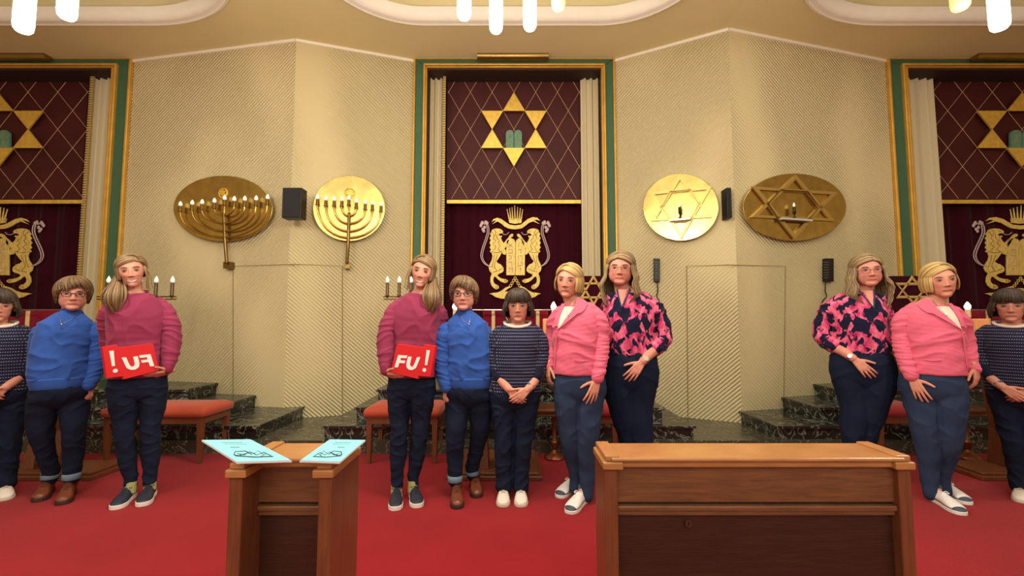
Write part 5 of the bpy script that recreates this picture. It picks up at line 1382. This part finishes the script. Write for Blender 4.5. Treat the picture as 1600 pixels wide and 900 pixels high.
mb = MB(); limb(mb, [(934.3,584,-.112,10.6),(933.8,590,-.122,9.8)], D); mb.make('cuff', PINK, g, smooth=True)
def tr4(mb):
    torso(mb, [(630,872,940,.06,.09),(615,866,946,.11,.125),(598,867,946,.125,.13),(576,871,934,.115,.115)], D)
    for l_ in L4: limb(mb, l_, D)
JEANSB = mat('blue_denim', (44,58,84), .85, spec=.15, bump=.15, bscale=300, var=.15, vscale=5)
garment(b4, 'jeans', tr4, JEANSB, amp=.004, sc_=(20,20,16), fine=.001, seed=34)
shoe(b4, (902,760), (872,779), D, 'retro', ln=.27); shoe(b4, (918,778), (888,804), D, 'retro', ln=.275)
necklace(b4, [at(884,468,D-.07), front4(885,482,.020), front4(888,492,.020), front4(893,484,.020), at(899,470,D-.06)], SILVER, .0012, front4(888,493,.022))
def ez4(a):
    aa = abs(a)
    if aa < 34: return .096
    if aa < 66: return .096-(aa-34)/32*.14
    return -.05
hair_mass(b4, H4, (140,110,62), (206,176,116), ez4, N=0, off=(.004,.014), part=-.008, seed=7, lr=.0038, swept=dict(N=950, part=-.34, az=((70,180),(50,180)), endz=(-.058,-.062), jit=.006, a0=(-60,60)), flare=lambda a,z: .008*math.sin(min(1,z/.1)*math.pi), tip=.7)

# ---------- 5: floral blouse, behind the pew
D = 3.35
H5 = Head(at(969.5, 421, D-.02), yaw=-17, pitch=3, roll=3, scale=1.08, width=1.09)
mb = MB(); head_shape(mb, H5, smile=.5, jaw=1.05, chubby=1.0)
mb.tube([H5.p(0,.015,-.05), at(973,457,D+.01), at(975,475,D)], [.058,.058,.074], 18)
T5 = [(555,946,1022,.14,.14),(540,944,1020,.15,.14),(520,946,1020,.155,.135),(500,945,1020,.155,.125),(485,946,1020,.145,.115),(470,950,1016,.12,.10),(459,958,1004,.09,.085),(452,962,992,.07,.07),(447,965,987,.06,.06)]
A5 = [[(1003,466,.02,10.5),(1020,482,.0,16),(1029,502,.01,16),(1034,520,.0,15.5),(1033,534,-.03,14),(1025,543,-.07,11.5)],
      [(956,468,.02,12),(950,490,.05,14),(948,515,.10,13),(950,540,.15,12)]]
L5 = [[(965,570,0,25),(965,600,.0,24),(973,640,.02,21),(983,680,.04,18),(988,715,.05,15),(990,745,.06,13),(990,765,.06,11)],
      [(1002,570,0,26),(1000,600,.0,25.5),(996,640,.0,22),(1001,680,-.0,19),(1004,715,.0,15),(1006,750,.0,13),(1006,772,.0,11)]]
torso(mb, T5, D, .86)
limb(mb, [(r[0],r[1],r[2],r[3]*.68) for r in A5[0][:-1]]+[(1026,543,-.07,9.2),(1014,554,-.13,7.8),(1005,564,-.17,6.5)], D)
limb(mb, [(r[0],r[1],r[2],r[3]*.68) for r in A5[1]]+[(955,565,.18,7)], D)
hand(mb, at(1003,566,D-.175), (-.62,-.10,-.72), (.10,-.93,.34), (-.75,-.1,.65), curl=(12,20,14), s=.96, spread=.10, thumb_out=.7)
hand(mb, at(956,568,D+.18), (.1,0,-1), (0,1,0), (-1,0,0), s=.9)
for l_ in L5: limb(mb, l_, D, .86)
for a_, b_, c_ in ((at(990,755,D+.06),(990,762),(986,780)),(at(1006,758,D),(1006,766),(1008,786))): foot(mb, a_, b_, c_)
b5 = finish_body(mb, H5, (at(985,600,D).x, D, 0), 'tall long-haired woman with glasses in a pink and navy blouse, behind the right pew', (204,138,120), (184,100,98), (132,104,70), smile=.5, blush=.5)
PEOPLE['patterned'] = b5
face_parts(b5, H5, (120,94,70), (66,62,58))
FL = fabric('pink_navy_print', (222,62,120))
nt = FL.node_tree; L_ = nt.links; bs = bsdf(FL); tc = nt.nodes.new('ShaderNodeTexCoord'); mp = nt.nodes.new('ShaderNodeMapping'); mp.inputs['Scale'].default_value = (1.25,1.25,.85); L_.new(tc.outputs['Object'], mp.inputs[0])
n1 = nt.nodes.new('ShaderNodeTexNoise'); n1.inputs['Scale'].default_value = 13; n1.inputs['Detail'].default_value = 4; n1.inputs['Distortion'].default_value = .7; L_.new(mp.outputs[0], n1.inputs['Vector'])
n2 = nt.nodes.new('ShaderNodeTexNoise'); n2.inputs['Scale'].default_value = 22; n2.inputs['Detail'].default_value = 4; L_.new(mp.outputs[0], n2.inputs['Vector'])
r1 = nt.nodes.new('ShaderNodeValToRGB'); r1.color_ramp.interpolation = 'LINEAR'; e = r1.color_ramp.elements; e[0].position = .46; e[0].color = (*lin((24,26,52)),1); e[1].position = .52; e[1].color = (0,0,0,1)
L_.new(n1.outputs[0], r1.inputs[0])
r2 = nt.nodes.new('ShaderNodeValToRGB'); e2 = r2.color_ramp.elements; e2[0].position = .38; e2[0].color = (*lin((188,42,96)),1); e2[1].position = .62; e2[1].color = (*lin((228,116,148)),1); L_.new(n2.outputs[0], r2.inputs[0])
r3 = nt.nodes.new('ShaderNodeValToRGB'); r3.color_ramp.elements[0].position = .485; r3.color_ramp.elements[0].color = (1,1,1,1); r3.color_ramp.elements[1].position = .505; r3.color_ramp.elements[1].color = (0,0,0,1); L_.new(n1.outputs[0], r3.inputs[0])
mx = nt.nodes.new('ShaderNodeMix'); mx.data_type = 'RGBA'; L_.new(r3.outputs[0], mx.inputs['Factor']); L_.new(r2.outputs[0], mx.inputs['A']); mx.inputs['B'].default_value = (*lin((24,26,52)),1); L_.new(mx.outputs['Result'], bs.inputs['Base Color'])
def sw5(mb): torso(mb, T5[:-2], D)
g = garment(b5, 'blouse', sw5, FL, amp=.007, sc_=(18,18,18), seed=41, fine=.0015)
sleeve(g, [(q[0],q[1],q[2]-.02,q[3]) for q in A5[0]], FL, 42, amp=.006); sleeve(g, A5[1], FL, 43)
T4_, D_ = T4, D; T4 = T5
patch([(452,966,980),(462,968,977),(472,970,974),(479,971,972)], .006, .004, SKINM, 'neckline_skin', b5)
o = bpy.data.objects.get('neckline_skin'); a_ = o.data.color_attributes.new('tint','FLOAT_COLOR','POINT'); a_.data.foreach_set('color', [x for _ in o.data.vertices for x in (*lin((202,134,114)),1)])
TRIM = mat('navy_trim', (34,40,84), .8)
mb = MB()
mb.tube(catmull([front4(964,452,.012), front4(966.5,464,.012), front4(971,480,.012)], 4), .005, 6, flat=.6); mb.tube(catmull([front4(984,450,.012), front4(979,464,.012), front4(971.5,480,.012)], 4), .005, 6, flat=.6); mb.make('collar_trim', TRIM, g)
T4 = T4_
mb = MB(); limb(mb, [(1031,537,-.04,12.8),(1024.5,544.5,-.075,12.2)], D); mb.make('cuff', FL, g, smooth=True)
TROU = mat('navy_trousers', (22,32,54), .85, spec=.15, bump=.12, bscale=260, var=.12)
def tr5(mb):
    torso(mb, [(616,952,1022,.07,.11),(595,944,1028,.13,.15),(570,942,1027,.145,.15),(550,947,1022,.14,.14),(546,949,1019,.13,.13)], D)
    for l_ in L5: limb(mb, l_, D)
garment(b5, 'trousers', tr5, TROU, amp=.004, sc_=(20,20,16), fine=.001, seed=44)
shoe(b5, (990,762), (986,780), D, 'sneaker'); shoe(b5, (1006,766), (1008,786), D, 'sneaker')
glasses(b5, H5, (92,56,54), r=.0205, thick=.0013)
watch(b5, at(1007.5,562,D-.165), (-.7,-.3,-.6), (.2,-1,.3), .030, mat('steel_bracelet', (180,170,160), .3, metal=.9))
def ez5(a):
    aa = abs(a)
    if aa < 34: return .096
    if aa < 66: return .096-(aa-34)/32*.16
    return -.08
hair_mass(b5, H5, (104,84,58), (170,144,102), ez5, N=0, off=(.005,.017), part=-.008, seed=9, lr=.0042, wave=.006, swept=dict(N=1200, part=-.26, az=((66,180),(56,180)), endz=(-.235,-.215), jit=.025, front_drop=.22, a0=(-62,60)), flare=lambda a,z: .030*min(1,z/.16)-(.03*max(0,z-.2)/.06 if z>.2 else 0), tip=.3)

# ------------------------------------------------------------------ the repeated figures of the side margins
def copy_tree(o, parent=None):
    c = o.copy(); COL.objects.link(c)
    if parent is not None: c.parent = parent
    for ch in [x for x in list(bpy.data.objects) if x.parent == o]: copy_tree(ch, c)
    return c
bpy.context.view_layer.update()
def side_copy(key, px, side, label, extra=None, back=0.0):
    o = PEOPLE[key]; Y = o.location.y + back; tgt = 463-(px-463)*SX if side == 'L' else 1138+(1138-px)*SX
    x = at(tgt, 600, Y).x; th = math.atan2(-x, Y)   # turned to face the viewer
    M = Matrix.Translation((x, Y, 0)) @ Matrix.Rotation(-math.atan2(x, Y), 4, 'Z') @ Matrix.Diagonal((-1, 1, 1, 1))
    c = copy_tree(o); c.matrix_world = M; c['label'] = label
    if extra:
        e = copy_tree(extra[0]); e.matrix_world = M @ Matrix.Translation(-o.location) @ extra[0].matrix_world; e['label'] = extra[1]
side_copy('mauve', 640, 'L', 'person in a mauve top holding a red sign in the blurred left margin', (sroot, 'red sign with mirrored white letters in the blurred left margin'))
side_copy('blue', 726, 'L', 'person in a bright blue top in the blurred left margin')
side_copy('navy', 806, 'L', 'person in a navy dotted top cut by the left edge of the picture')
side_copy('patterned', 985, 'R', 'person in a pink and navy patterned top in the blurred right margin', back=.16)
side_copy('pink', 905, 'R', 'person in a pink blazer in the blurred right margin')
side_copy('navy', 806, 'R', 'person in a navy dotted top cut by the right edge of the picture')
